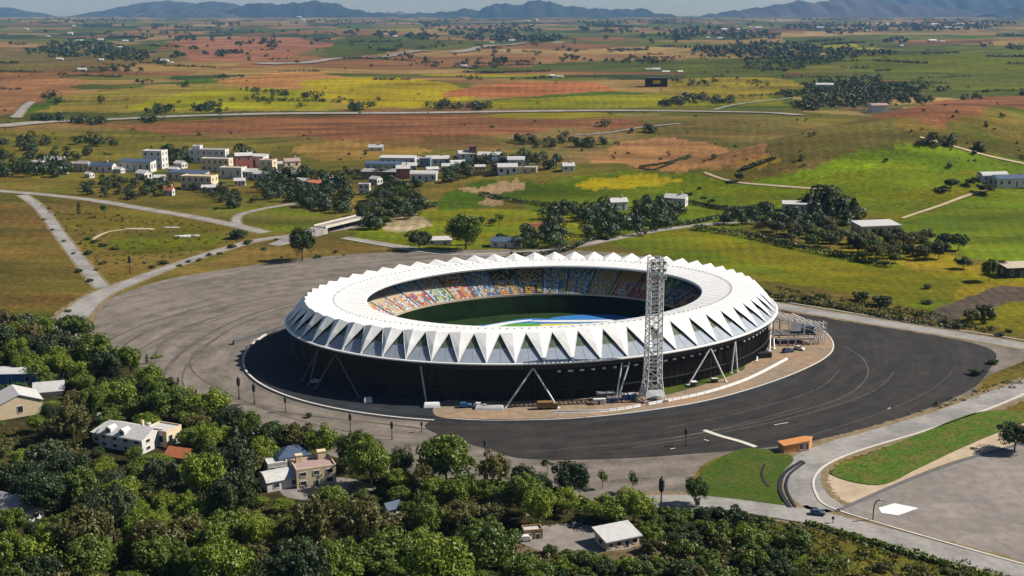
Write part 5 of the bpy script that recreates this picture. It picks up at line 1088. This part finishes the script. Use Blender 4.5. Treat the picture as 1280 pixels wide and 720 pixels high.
def trunk_mesh(seed, h, r, limbs=5):
    rr = random.Random(seed); mb = MB(); mb.bar((0, 0, -.03), (rr.uniform(-.04, .04), rr.uniform(-.04, .04), h), r, r * .6, 7)
    for i in range(limbs):
        a = i * math.tau / limbs + rr.random(); z0 = h * rr.uniform(.6, .98); mb.bar((0, 0, z0), (math.cos(a) * .5, math.sin(a) * .5, z0 + rr.uniform(.35, .75)), r * .5, r * .12, 5)
    return mb.mesh("trunk", M['bark'], True)
PROTO = {}
def proto(key, n, **k):
    PROTO[key] = []
    for i in range(n):
        th = k.get('th', .35)
        PROTO[key].append((crown_mesh("crown", hash(key) % 1 + i * 13 + sum(map(ord, key)), k.get('sx', 1), k.get('sz', 1.35), k['nb'], k['nl'], k['ls'], M[k['m']], br=k.get('br', .36), shape=k.get('shape', 'round'), drop=k.get('drop', 0)), trunk_mesh(i + 3, th + .25, k.get('r', .055), k.get('limbs', 5)), th))
proto('mid', 5, nb=60, nl=120, ls=.045, m='leafA', sz=1.35)
proto('bright', 4, nb=56, nl=125, ls=.044, m='leafB', sz=1.25)
proto('dark', 5, nb=60, nl=120, ls=.045, m='leafC', sz=1.4)
proto('olive', 4, nb=50, nl=84, ls=.05, m='leafD', sz=1.35, br=.30)
proto('grey', 3, nb=44, nl=70, ls=.055, m='leafE', sz=1.3, br=.30)
proto('rust', 1, nb=24, nl=40, ls=.09, m='leafF', sz=1.2, br=.3)
proto('conifer', 3, nb=70, nl=36, ls=.075, m='leafC', sz=3.0, shape='cone', br=.30, th=.3)
proto('cypress', 2, nb=44, nl=36, ls=.07, m='leafC', sz=3.2, shape='column', br=.32, th=.25)
proto('shrub', 4, nb=20, nl=90, ls=.075, m='leafA', sz=1.0, br=.42, th=.05, r=.04, limbs=3)
proto('shrubb', 3, nb=18, nl=90, ls=.075, m='leafB', sz=.9, br=.42, th=.05, r=.04, limbs=3)
proto('shrubo', 3, nb=18, nl=70, ls=.08, m='leafD', sz=.9, br=.40, th=.05, r=.04, limbs=3)
proto('shrubd', 3, nb=20, nl=90, ls=.075, m='leafC', sz=1.0, br=.42, th=.05, r=.04, limbs=3)
proto('sapling', 3, nb=14, nl=40, ls=.12, m='leafA', sz=1.6, br=.42, th=1.3, r=.07, limbs=3)
KIND = dict(mid=('broadleaf_tree', 'tree', 'mid green leafy tree'), bright=('broadleaf_tree', 'tree', 'bright yellow green leafy tree'), dark=('broadleaf_tree', 'tree', 'dark green leafy tree'), olive=('broadleaf_tree', 'tree', 'olive brown loose leaved tree'), grey=('broadleaf_tree', 'tree', 'grey green feathery tree'), rust=('broadleaf_tree', 'tree', 'purple rust leaved tree'), conifer=('conifer_tree', 'tree', 'dark pointed conifer'), cypress=('conifer_tree', 'tree', 'slim dark column shaped conifer'), shrub=('shrub', 'shrub', 'mid green rounded shrub'), shrubb=('shrub', 'shrub', 'bright green rounded shrub'), shrubo=('shrub', 'shrub', 'olive brown low shrub'), shrubd=('shrub', 'shrub', 'dark green rounded shrub'), sapling=('sapling', 'tree', 'slender young tree with small crown'))
NT = {}; EXTRA = []
def tree(kind, pos, rad, label=None, place="", group=None, hs=1.0):
    nm, cat, lk = KIND[kind]
    if 'orchard' in place and nm == 'broadleaf_tree': nm = 'orchard_tree'
    if nm == 'broadleaf_tree' and NT.get(nm, 0) >= 299: EXTRA.append((pos, rad)); return
    cm, tm, th = rnd.choice(PROTO[kind])
    o = bpy.data.objects.new(nm, None); C.objects.link(o); o.location = (pos.x, pos.y, pos.z - .02); o.rotation_euler.z = rnd.random() * math.tau
    s = rad * rnd.uniform(.92, 1.08); o.scale = (s, s * rnd.uniform(.9, 1.1), s * hs)
    tag(o, label or (lk + " " + place), cat, group or (lk + "s " + place))
    c = bpy.data.objects.new("crown", cm); C.objects.link(c); c.parent = o; c.location = (0, 0, th); t = bpy.data.objects.new("trunk", tm); C.objects.link(t); t.parent = o
    NT[nm] = NT.get(nm, 0) + 1
    return o
KEEP = []       # clearings (pixel ellipses on the ground) where no tree of the wood may stand
for q in [(166, 560, 62, 24), (205, 565, 40, 22), (390, 606, 52, 30), (352, 612, 44, 26), (366, 586, 36, 14), (24, 520, 46, 26), (20, 483, 40, 12), (62, 497, 30, 12), (16, 648, 44, 22), (40, 655, 30, 16), (228, 584, 24, 14), (490, 644, 16, 10), (770, 690, 44, 24), (700, 675, 70, 18), (100, 690, 40, 8)]: KEEP.append(q)
def free(px, py): return all(((px - a) / c) ** 2 + ((py - b) / d) ** 2 > .62 for a, b, c, d in KEEP)
def pix(p):
    v = Vector((p.x, p.y, p.z - CAM_H)); f = v.y * CP - v.z * SP; u = v.y * SP + v.z * CP
    return 640 + F_PX * v.x / f, 360 - F_PX * u / f
def scatter(poly, spacing, tries=6000, chk=True):
    g = [P(a, b) for a, b in poly]; x0, x1 = min(p.x for p in g), max(p.x for p in g); y0, y1 = min(p.y for p in g), max(p.y for p in g); gp_ = [(p.x, p.y) for p in g]; out = []
    for _ in range(tries):
        x, y = rnd.uniform(x0, x1), rnd.uniform(y0, y1)
        if not inside(x, y, gp_): continue
        sp = spacing() if callable(spacing) else spacing
        if any((x - a) ** 2 + (y - b) ** 2 < ((sp + c) / 2) ** 2 for a, b, c in out): continue
        v = Vector((x, y, H(x, y)))
        if chk:
            px, py = pix(v)
            if not free(px, py): continue
        out.append((x, y, sp))
    return [(Vector((x, y, H(x, y))), s) for x, y, s in out]
WOOD = [(-60, 418), (40, 412), (95, 425), (140, 455), (185, 480), (215, 505), (265, 520), (310, 545), (335, 560), (360, 545), (385, 560), (420, 578), (470, 590), (540, 600), (620, 612), (700, 618), (758, 640), (765, 655), (650, 664), (600, 680), (640, 700), (690, 790), (-80, 800)]
# named single trees: kind, foot px, radius, height stretch, label
SING = [('dark', 378, 326, 9, 1.5, "tall dark tree standing alone beside the paved ring"), ('mid', 870, 631, 4.6, 1.5, "lone roadside tree casting a shadow across the pale road"), ('cypress', 871, 634, 2.2, 1.2, "thin dark tree leaning by the lawn's tip"),
 ('sapling', 684, 593, 2.2, 1.1, "young tree on the pale road above the wood"), ('sapling', 753, 611, 2.2, 1.1, "small young tree between the wood and the tarmac's lower edge"), ('sapling', 791, 616, 2.3, 1.3, "young tree on a tall bare stem above the pavilion"), ('bright', 792, 652, 7.5, 1.15, "rounded green tree just above the pavilion roof"),
 ('dark', 1268, 564, 7.5, 1.0, "dark round tree at the corner of the yard"), ('mid', 1236, 352, 6.5, 1.6, "tall bushy tree beside the ochre patch in the green field"), ('dark', 1204, 336, 6, .9, "low dark round tree above the ochre patch"), ('dark', 1250, 343, 6, 1.1, "dark rounded tree beside the tan roofed barn"), ('shrubd', 1076, 376, 6.5, .9, "round dark bush on the field's edge"), ('shrubd', 1104, 382, 7, .8, "wide dark bush beside the round one at the field's edge"),
 ('shrubd', 1160, 361, 3.5, .8, "small dark bush alone in the bright field"), ('shrubd', 1158, 380, 4, .6, "flat dark bush by the grey patch"), ('dark', 524, 312, 11.5, .85, "wide dark round tree near the road behind the stadium"), ('mid', 582, 312, 13, 1.2, "broad tree in front of a pointed conifer behind the stadium"), ('conifer', 588, 306, 4, 1.7, "pointed conifer rising above the broad tree"), ('sapling', 602, 290, 4, 1.3, "thin tree alone on the green slope"), ('shrubd', 616, 279, 4, 1, "small dark bush high on the green slope"), ('shrubd', 625, 300, 5, 1, "dark bush low on the green slope"),
 ('sapling', 624, 282, 4, .9, "short tree beside the bush on the green slope"), ('dark', 924, 226, 5, 1.0, "dark round tree alone on the hillside track"), ('cypress', 99, 268, 3.4, 1, "slim tree in the dry triangle near the road"), ('sapling', 131, 272, 4, 1.2, "leaning young tree in the dry triangle"), ('shrubd', 298, 298, 9, .8, "wide dark bush in the fork of the two roads"),
 ('dark', 1189, 236, 8, .8, "rounded dark tree near the hillside barns"), ('shrubd', 1176, 240, 6, .6, "flat dark bush near the hillside barns"), ('dark', 1212, 232, 6, .7, "low dark tree beside the white vaulted barn"), ('dark', 1232, 242, 9, .7, "wide dark tree below the white vaulted barn"), ('shrubd', 1232, 398, 6, 1.2, "brown topped bush beside the grey patch"), ('shrubo', 1215, 402, 6, 1.2, "olive bush at the roadside by the grey patch"), ('conifer', 1229, 405, 3, .9, "small dark conifer at the roadside by the grey patch"),
 ('sapling', 105, 424, 2.4, 1.6, "tall thin tree at the top of the wood beside the pale road"), ('shrubb', 108, 432, 4, 1, "bright bush under the tall thin tree"), ('cypress', 122, 438, 1.3, 1.0, "slim dark tree beside the paved ring's upper curve"), ('sapling', 136, 446, 2.2, 1.0, "twin topped young tree at the wood's upper edge"), ('sapling', 148, 447, 2.2, 1.0, "palm like young tree at the wood's upper edge"), ('cypress', 184, 455, 1.5, 1.0, "slim tree on the worn paving beside the wood"), ('shrubb', 196, 447, 3, .5, "flat green bush lying on the worn paving"), ('cypress', 223, 483, 1.5, 1.0, "slim tree just outside the wood near the forecourt"), ('cypress', 246, 506, 1.8, 1.2, "tall slim tree at the wood's bulge"), ('shrubd', 387, 522, 1.6, 1.3, "small dark shrub alone on the paving before the wood")]
for k, px, py, r_, hs, lab in SING: tree(k, P(px, py), r_, lab, "", "single trees and bushes", hs)
wood = scatter(WOOD, lambda: rnd.choice([8.5, 10, 11.5, 13, 15]), 14000); print('WOOD', len(wood))
wood.sort(key=lambda q: q[0].y)
for p, s in wood:
    px, py = pix(p)
    wts = dict(mid=4.2, bright=4.0, dark=1.5, olive=1.2, grey=.35)
    if 90 < px < 340 and 590 < py < 680: wts.update(grey=2.6, olive=2)
    if 380 < px < 480 and py > 610: wts.update(olive=5)
    if 150 < px < 260 and 640 < py: wts.update(bright=7)
    if 460 < px < 770 and py < 665: wts.update(bright=2, mid=5, dark=3, grey=.1)
    k = rnd.choices(list(wts), list(wts.values()))[0]
    if (px - 255) ** 2 + ((py - 640) * 1.5) ** 2 < 300 and 'rust' not in NT: k = 'rust'; NT['rust'] = 1
    band_ = "in the wood above the cream gabled house" if py < 480 else "in the wood round the large grey roofed house" if py < 585 and px < 330 else "in the wood between the paved ring and the pavilion" if px > 440 and py < 668 else "in the wood around the rose roofed house" if px >= 300 and py < 640 else "low on the slope at the wood's lower edge" if py > 650 else "in the deep wood below the large grey roofed house"
    near_house = any(abs(px - a) < c * 1.3 and 0 < py - b < d * 2.2 for a, b, c, d in KEEP[:14])
    r_ = s * rnd.uniform(.56, .72) * (.6 if near_house else 1)
    tree(k, p, r_ * rnd.choice([.8, 1, 1, 1.15]), None, band_, None, rnd.choice([.75, .9, 1, 1.1, 1.3, 1.5]) * (.75 if near_house else 1))
# scrub on the slope by the pavilion and towards the road
for p, s in scatter([(800, 648), (880, 643), (960, 655), (1010, 672), (1000, 700), (960, 740), (860, 760), (700, 760), (650, 716), (760, 700), (810, 690)], lambda: rnd.choice([3.6, 5, 6.5, 8]), 6000):
    px, py = pix(p); k = rnd.choices(['shrub', 'shrubb', 'shrubo', 'shrubd'], [4, 1.0, 1.6, 3 if py < 690 else 1.5])[0]
    if rnd.random() < .12: continue
    tree(k, p, s * rnd.uniform(.5, .75), None, "on the scrub slope between pavilion and road")
for p, s in scatter([(1000, 690), (1060, 690), (1180, 715), (1300, 745), (1200, 790), (1000, 760)], lambda: rnd.choice([4, 6, 8]), 1500):
    if rnd.random() < .55: continue
    tree(rnd.choice(['shrub', 'shrubo', 'shrubo', 'shrubd']), p, s * rnd.uniform(.35, .55), None, "on the grassy bank below the road")
for p, s in scatter([(600, 672), (650, 690), (800, 700), (820, 712), (640, 716), (560, 700)], lambda: rnd.choice([4, 5, 6]), 1200):
    tree(rnd.choice(['shrub', 'shrubo', 'shrubb', 'shrubo']), p, s * rnd.uniform(.45, .65), None, "round the bare yard's lower edge")
# groups beyond the stadium
GR = [([(446, 282), (470, 240), (505, 232), (512, 265), (485, 285), (460, 290)], 13, ('dark', 'mid', 'grey', 'mid'), "in the clump beside the road bridge"),
 ([(500, 262), (525, 250), (532, 262), (515, 275)], 14, ('dark', 'mid'), "on the green by the middle hamlet"),
 ([(565, 218), (572, 200), (588, 200), (590, 218)], 13, ('grey', 'dark'), "in front of the barrel roofed chapel"),
 ([(622, 213), (640, 205), (650, 215)], 14, ('mid', 'dark'), "between chapel and domed shed"),
 ([(640, 310), (655, 296), (700, 292), (702, 312)], 13, ('dark', 'dark', 'mid'), "in the dark row right behind the roof"),
 ([(678, 290), (690, 262), (705, 262), (702, 292)], 13, ('olive', 'dark'), "beside the reddish wall"),
 ([(732, 296), (748, 262), (790, 270), (788, 296)], 13, ('mid', 'dark', 'dark', 'olive'), "in the big clump behind the stadium"),
 ([(712, 268), (735, 262), (745, 270), (730, 280)], 14, ('dark', 'mid'), "above the big clump behind the stadium"),
 ([(790, 285), (795, 256), (830, 254), (850, 270), (845, 284), (810, 290)], 13, ('mid', 'olive', 'dark'), "round the white cottages behind the stadium"),
 ([(908, 280), (915, 268), (960, 265), (1000, 268), (1040, 276), (1020, 290), (960, 285)], 15, ('dark', 'grey', 'dark', 'mid'), "in the farm wood by the pale roofed shed"),
 ([(1008, 262), (1030, 250), (1062, 258), (1075, 275), (1045, 282)], 15, ('dark', 'conifer'), "dark and tall behind the farmhouse"),
 ([(960, 290), (1030, 288), (1055, 300), (1040, 312), (990, 305)], 12, ('olive', 'mid', 'grey'), "in the orchard before the farmhouse"),
 ([(1060, 306), (1120, 300), (1180, 305), (1205, 315), (1170, 325), (1110, 330), (1065, 322)], 12, ('olive', 'dark', 'mid'), "in the orchard rows beside the farmhouse"),
 ([(225, 232), (270, 240), (320, 250), (310, 262), (288, 262), (270, 250)], 15, ('dark', 'mid', 'dark', 'mid'), "in the clump below the village blocks"),
 ([(100, 232), (150, 226), (205, 230), (215, 245), (160, 250), (105, 244)], 16, ('dark', 'mid', 'bright', 'dark'), "before the village edge cottages"),
 ([(320, 245), (340, 225), (390, 222), (440, 235), (440, 270), (390, 260)], 16, ('dark', 'dark', 'mid', 'olive'), "in the grove between village and bridge"),
 ([(190, 206), (205, 190), (235, 194), (228, 206)], 17, ('dark', 'mid'), "behind the square white house"),
 ([(0, 222), (50, 222), (90, 222), (85, 212), (0, 214)], 22, ('dark', 'olive'), "along the verge by the domed farm"),
 ([(285, 204), (310, 196), (330, 204), (310, 210)], 18, ('dark', 'mid'), "behind the red gabled house"),
 ([(430, 216), (445, 214), (520, 232), (560, 222), (570, 208), (555, 200), (590, 222), (500, 236)], 20, ('dark', 'grey'), "among the middle hamlet's sheds")]
for poly, sp, ks, place in GR:
    q = scatter(poly, lambda: sp * rnd.uniform(.8, 1.25), 500, False)
    low_ = .68 if place in ("in the clump below the village blocks", "before the village edge cottages", "among the middle hamlet's sheds") else 1
    for p, s in q: tree(rnd.choice(ks), p, s * rnd.uniform(.45, .62) * low_ * (1.25 if 'dark and tall' in place else 1), None, place, None, rnd.uniform(.8, 1.15) * (.62 if 'dark and tall' in place else 1))
# shrubs along the roads and in the dry triangle
for px, py in [(55, 275), (66, 288), (80, 302), (92, 318), (98, 340), (112, 352), (62, 262), (120, 338), (128, 330), (110, 318), (100, 305), (110, 300), (118, 304), (130, 308), (145, 312), (250, 326), (262, 320), (275, 318), (290, 310), (310, 305), (235, 328), (225, 333), (330, 312), (352, 322), (398, 322), (430, 320), (420, 316), (345, 300), (205, 330), (190, 335), (40, 412), (60, 405), (85, 390), (30, 425), (15, 418), (290, 296), (306, 292), (270, 262), (148, 270), (160, 250)]:
    tree(rnd.choice(['shrubd', 'shrubo', 'shrub', 'shrubd']), P(px, py), rnd.uniform(1.6, 3.8), None, "along the roadsides beside the dry triangle", None, .7)
for px, py in [(930, 370), (945, 366), (960, 368), (975, 372), (992, 374), (1010, 376), (1026, 372), (900, 345), (1040, 382), (1150, 395), (1180, 404), (1200, 410), (1250, 420), (1240, 412), (1262, 415), (1220, 468), (1242, 455), (840, 250), (850, 246), (862, 244), (868, 252), (880, 248), (890, 252), (875, 236)]:
    tree(rnd.choice(['shrubd', 'shrubd', 'shrubo']), P(px, py), rnd.uniform(2.2, 4.5), None, "along the field edges beyond the stadium", None, .7)
# hedges
def hedge(px, wd, ht, label, m='leafC', step=1.5, ls=.8):
    pts = catmull([P(a, b) for a, b in px], False, 20); rs = np.random.RandomState(len(label)); cs = []
    for a, b in zip(pts, pts[1:]):
        n = max(1, int((b - a).length / step))
        for i in range(n): c = a.lerp(b, (i + rs.rand()) / n); cs.append((c.x, c.y, c.z, ht * rs.uniform(.7, 1.1)))
    cs = np.repeat(np.array(cs), 20, 0); n = len(cs); d = unit(rs.randn(n, 3) * np.array([1, 1, .8]) + np.array([0, 0, .4])); hh = cs[:, 3]
    p = cs[:, :3] + np.stack([d[:, 0] * wd * .5, d[:, 1] * wd * .5, np.maximum(.1, hh * .5 + d[:, 2] * hh * .5)], 1)
    me = leaf_faces("hedge", p, unit(d + rs.randn(n, 3) * .4), ls * rs.uniform(.6, 1.3, n), rs, M[m]); o = bpy.data.objects.new("hedge", me); C.objects.link(o); tag(o, label, "hedge")
hedge([(868, 287), (930, 296), (1000, 312), (1060, 324), (1110, 334)], 7, 5.5, "long dark hedge between the orchard and the striped field")
hedge([(640, 320), (700, 316), (740, 300), (760, 300)], 4, 3, "low hedge along the road behind the stadium roof")
hedge([(790, 282), (850, 282), (900, 272)], 5, 3.5, "hedge beside the white track behind the stadium")
hedge([(600, 243), (640, 252), (690, 258), (720, 256)], 6, 4, "dark hedge across the bright green slope")
hedge([(500, 255), (520, 262), (545, 258)], 5, 4, "short dark hedge beside the middle hamlet's green")
hedge([(840, 250), (880, 258), (905, 262), (945, 262)], 5, 4, "bushy hedge running to the farm wood")
hedge([(970, 376), (1040, 384), (1110, 398), (1200, 412)], 3.5, 1.8, "scrubby brown hedge beside the grey road", 'leafD')
hedge([(560, 605), (650, 612), (700, 622), (735, 634)], 4, 3, "clipped hedge on the kerb above the wood", 'leafA')
hedge([(1010, 655), (1100, 682), (1200, 712), (1290, 738)], 2.5, 1.4, "low scruffy hedge below the junction road", 'leafA')
hedge([(790, 640), (840, 641), (900, 645), (960, 652)], 3, 1.8, "low hedge along the verge below the lone tree", 'leafA')
hedge([(928, 213), (945, 207), (970, 198)], 6, 4, "short dark hedge at the corner of the tan field")
hedge([(800, 210), (840, 204), (862, 196)], 5, 3, "thin dark hedge through the tan field")
# scrub and weeds that cover the slope, the verges and the wood's floor
rr = random.Random(5); cs = []
for poly, n in [(WOOD, 4200), ([(640, 690), (800, 690), (960, 655), (1010, 655), (1300, 728), (1300, 800), (640, 800)], 2000), ([(0, 395), (90, 395), (70, 420), (0, 440)], 250), ([(1120, 522), (1200, 494), (1280, 470), (1280, 482), (1200, 505)], 60), ([(45, 256), (230, 278), (320, 298), (210, 326), (140, 345)], 400), ([(970, 358), (1180, 394), (1250, 416), (1180, 410), (980, 376)], 500)]:
    g = [P(a, b) for a, b in poly]; gp_ = [(p.x, p.y) for p in g]; x0, x1 = min(p[0] for p in gp_), max(p[0] for p in gp_); y0, y1 = min(p[1] for p in gp_), max(p[1] for p in gp_); k = 0
    for _ in range(n * 5):
        x, y = rr.uniform(x0, x1), rr.uniform(y0, y1)
        if not inside(x, y, gp_): continue
        p = Vector((x, y, H(x, y)))
        if not free(*pix(p)): continue
        k += 1
        if k > n: break
        cs.append((x, y, p.z, rr.choice([.5, .8, 1.2, 1.8])))
rs = np.random.RandomState(4); cs = np.repeat(np.array(cs), 14, 0); n = len(cs); d = rs.randn(n, 3); d[:, 2] = np.abs(d[:, 2]) * .8; d = unit(d); s = cs[:, 3]
me = leaf_faces("undergrowth", cs[:, :3] + d * s[:, None] * np.array([1, 1, .9]), unit(d + rs.randn(n, 3) * .3), s * rs.uniform(.2, .42, n), rs, M['under']); o = bpy.data.objects.new("undergrowth", me); C.objects.link(o); tag(o, kind='stuff')
# far woods, hedgerows and copses that read as one mass
CL = [(105, 62, 55, 10, 150), (150, 70, 40, 8, 70), (60, 66, 30, 6, 30), (160, 86, 22, 5, 14), (135, 88, 12, 4, 8), (85, 25, 30, 3, 14), (120, 27, 60, 3, 24), (45, 29, 8, 1, 3), (112, 33, 8, 2, 5), (282, 31, 17, 3, 18), (235, 49, 10, 4, 8), (222, 50, 6, 3, 4), (262, 50, 5, 2, 3), (180, 50, 6, 3, 4), (195, 34, 10, 3, 8), (228, 35, 12, 2, 8), (245, 61, 8, 2, 5), (222, 70, 12, 3, 8), (300, 55, 12, 2, 6), (325, 52, 18, 2, 10), (285, 68, 30, 3, 20), (340, 58, 10, 2, 5), (205, 79, 12, 3, 6), (440, 42, 10, 2, 6), (425, 28, 14, 2, 10), (400, 27, 18, 1.5, 10), (480, 44, 14, 4, 14), (515, 46, 10, 4, 10), (540, 31, 14, 4, 16), (530, 47, 18, 3, 14), (580, 40, 30, 5, 40), (640, 38, 40, 6, 60), (650, 50, 40, 4, 50), (600, 48, 20, 4, 20), (690, 48, 30, 3, 24), (750, 32, 18, 4, 20), (728, 38, 8, 3, 8), (760, 39, 12, 2, 8), (780, 38, 8, 3, 5), (832, 26, 18, 3, 16), (822, 38, 8, 2, 5), (592, 83, 34, 4, 26), (628, 77, 12, 5, 14), (540, 80, 14, 4, 12), (505, 72, 12, 2, 6), (714, 74, 14, 5, 10), (790, 76, 30, 4, 24), (820, 76, 24, 4, 18), (848, 45, 30, 5, 36), (890, 40, 50, 6, 70), (940, 45, 40, 5, 50), (920, 66, 60, 7, 110), (960, 60, 60, 6, 100), (1010, 68, 70, 8, 160), (970, 84, 40, 6, 50), (1060, 66, 60, 3, 50), (1090, 68, 30, 2, 20), (990, 76, 60, 5, 70), (1010, 34, 50, 3, 40), (1060, 40, 30, 3, 24), (1120, 34, 60, 5, 80), (1180, 34, 60, 5, 80), (1230, 30, 40, 4, 40), (1270, 22, 30, 3, 24), (1120, 52, 16, 3, 14), (1262, 60, 6, 3, 5), (1276, 60, 6, 3, 5), (1240, 18, 40, 3, 30), (1230, 58, 8, 2, 4),
 (1060, 122, 60, 14, 190), (1040, 108, 36, 8, 60), (1100, 118, 50, 12, 110), (1145, 108, 20, 5, 20), (1085, 100, 20, 4, 20), (1010, 134, 20, 5, 24), (945, 106, 14, 4, 6), (985, 118, 14, 4, 10), (870, 125, 30, 4, 28), (845, 130, 24, 4, 22), (905, 128, 16, 4, 12), (1140, 126, 26, 5, 22), (1175, 112, 10, 3, 6), (1215, 124, 20, 2, 7), (1278, 122, 4, 3, 3), (200, 139, 18, 4, 16), (265, 137, 22, 4, 20), (555, 134, 22, 4, 20), (600, 135, 16, 3, 12), (452, 135, 12, 4, 6), (440, 138, 8, 2, 4), (350, 118, 20, 3, 8), (390, 122, 14, 3, 6), (315, 114, 12, 2, 4), (60, 122, 10, 3, 8), (76, 129, 8, 2, 4), (60, 150, 26, 3, 18), (110, 154, 24, 3, 14), (190, 151, 20, 3, 10), (180, 104, 12, 2, 5), (240, 108, 20, 1.5, 5), (280, 98, 8, 3, 4), (300, 97, 6, 2, 3), (800, 165, 20, 2, 4), (750, 158, 16, 1.5, 3), (1225, 190, 20, 2, 3), (1180, 182, 30, 3, 4), (30, 180, 40, 6, 10), (120, 180, 40, 6, 8), (60, 195, 60, 8, 14), (655, 205, 60, 10, 20), (700, 178, 60, 8, 16), (900, 100, 60, 10, 14), (300, 130, 200, 8, 16), (500, 70, 300, 20, 30), (800, 60, 300, 18, 40), (300, 40, 250, 10, 40), (1000, 28, 250, 5, 60), (600, 28, 250, 5, 60)]
rr = random.Random(9); cs = []
def grow(px, py, k=1.0):
    p = P(px, py); cs.append((p.x, p.y, p.z, rr.uniform(4.6, 8.5) * k * max(1, min(2.6, p.length / 4000)), p.length))
for _ in range(95):                                      # hedgerows along the field edges of the plain
    y = 24 + 106 * rr.random() ** 1.3; x = rr.uniform(-20, 1300); L = rr.uniform(15, 70) * (.5 + y / 130); sl = rr.uniform(-.06, .06); g_ = rr.uniform(1.0, 2.4) * (.6 + y / 110)
    q = 0
    while q < L: grow(x + q, max(23, y + q * sl + rr.uniform(-.3, .3)), .62); q += g_ * rr.uniform(.4, 1.8)
for _ in range(280): grow(rr.uniform(-10, 1290), 60 + 150 * rr.random(), rr.choice([.25, .35, .5]))
for cx, cy, w_, h_, n in CL:
    for _ in range(int(n * 1.3)):
        a = rr.random() * math.tau; q = math.sqrt(rr.random()); px, py = cx + math.cos(a) * q * w_, cy + math.sin(a) * q * h_
        if py < 21: continue
        grow(px, py)
for p, r_ in EXTRA: cs.append((p.x, p.y, p.z, r_, 1500))
cs = np.array(cs); cnt = np.where(cs[:, 4] < 4500, np.where(cs[:, 4] < 1800, 480, 90), 36); rs = np.random.RandomState(8)
# each of these trees is a few overlapping lobes, not one ball
cs = np.repeat(cs, 3, 0); cnt = np.repeat(cnt, 3) // 3 + 1; n = len(cs); off = rs.randn(n, 3) * np.array([.42, .42, .28]); cs[:, :3] += off * cs[:, 3:4]; cs[:, 3] *= rs.uniform(.5, .85, n); cs[:, 2] += cs[:, 3] * .3
cs = np.repeat(cs, cnt, 0); n = len(cs); d = unit(rs.randn(n, 3) + np.array([0, 0, .3])); s = cs[:, 3]
pts = cs[:, :3] + d * s[:, None] * np.array([1, 1, .8]); pts[:, 2] += s * .6
me = leaf_faces("distant_woods", pts, unit(d + rs.randn(n, 3) * .3), s * np.where(cs[:, 4] < 4500, np.where(cs[:, 4] < 1800, .15, .26), .5) * rs.uniform(.7, 1.2, n), rs, M['leafC']); o = bpy.data.objects.new("distant_woods", me); C.objects.link(o); tag(o, kind='stuff')
print("TREES", NT, "far leaves", n, "extra", len(EXTRA))
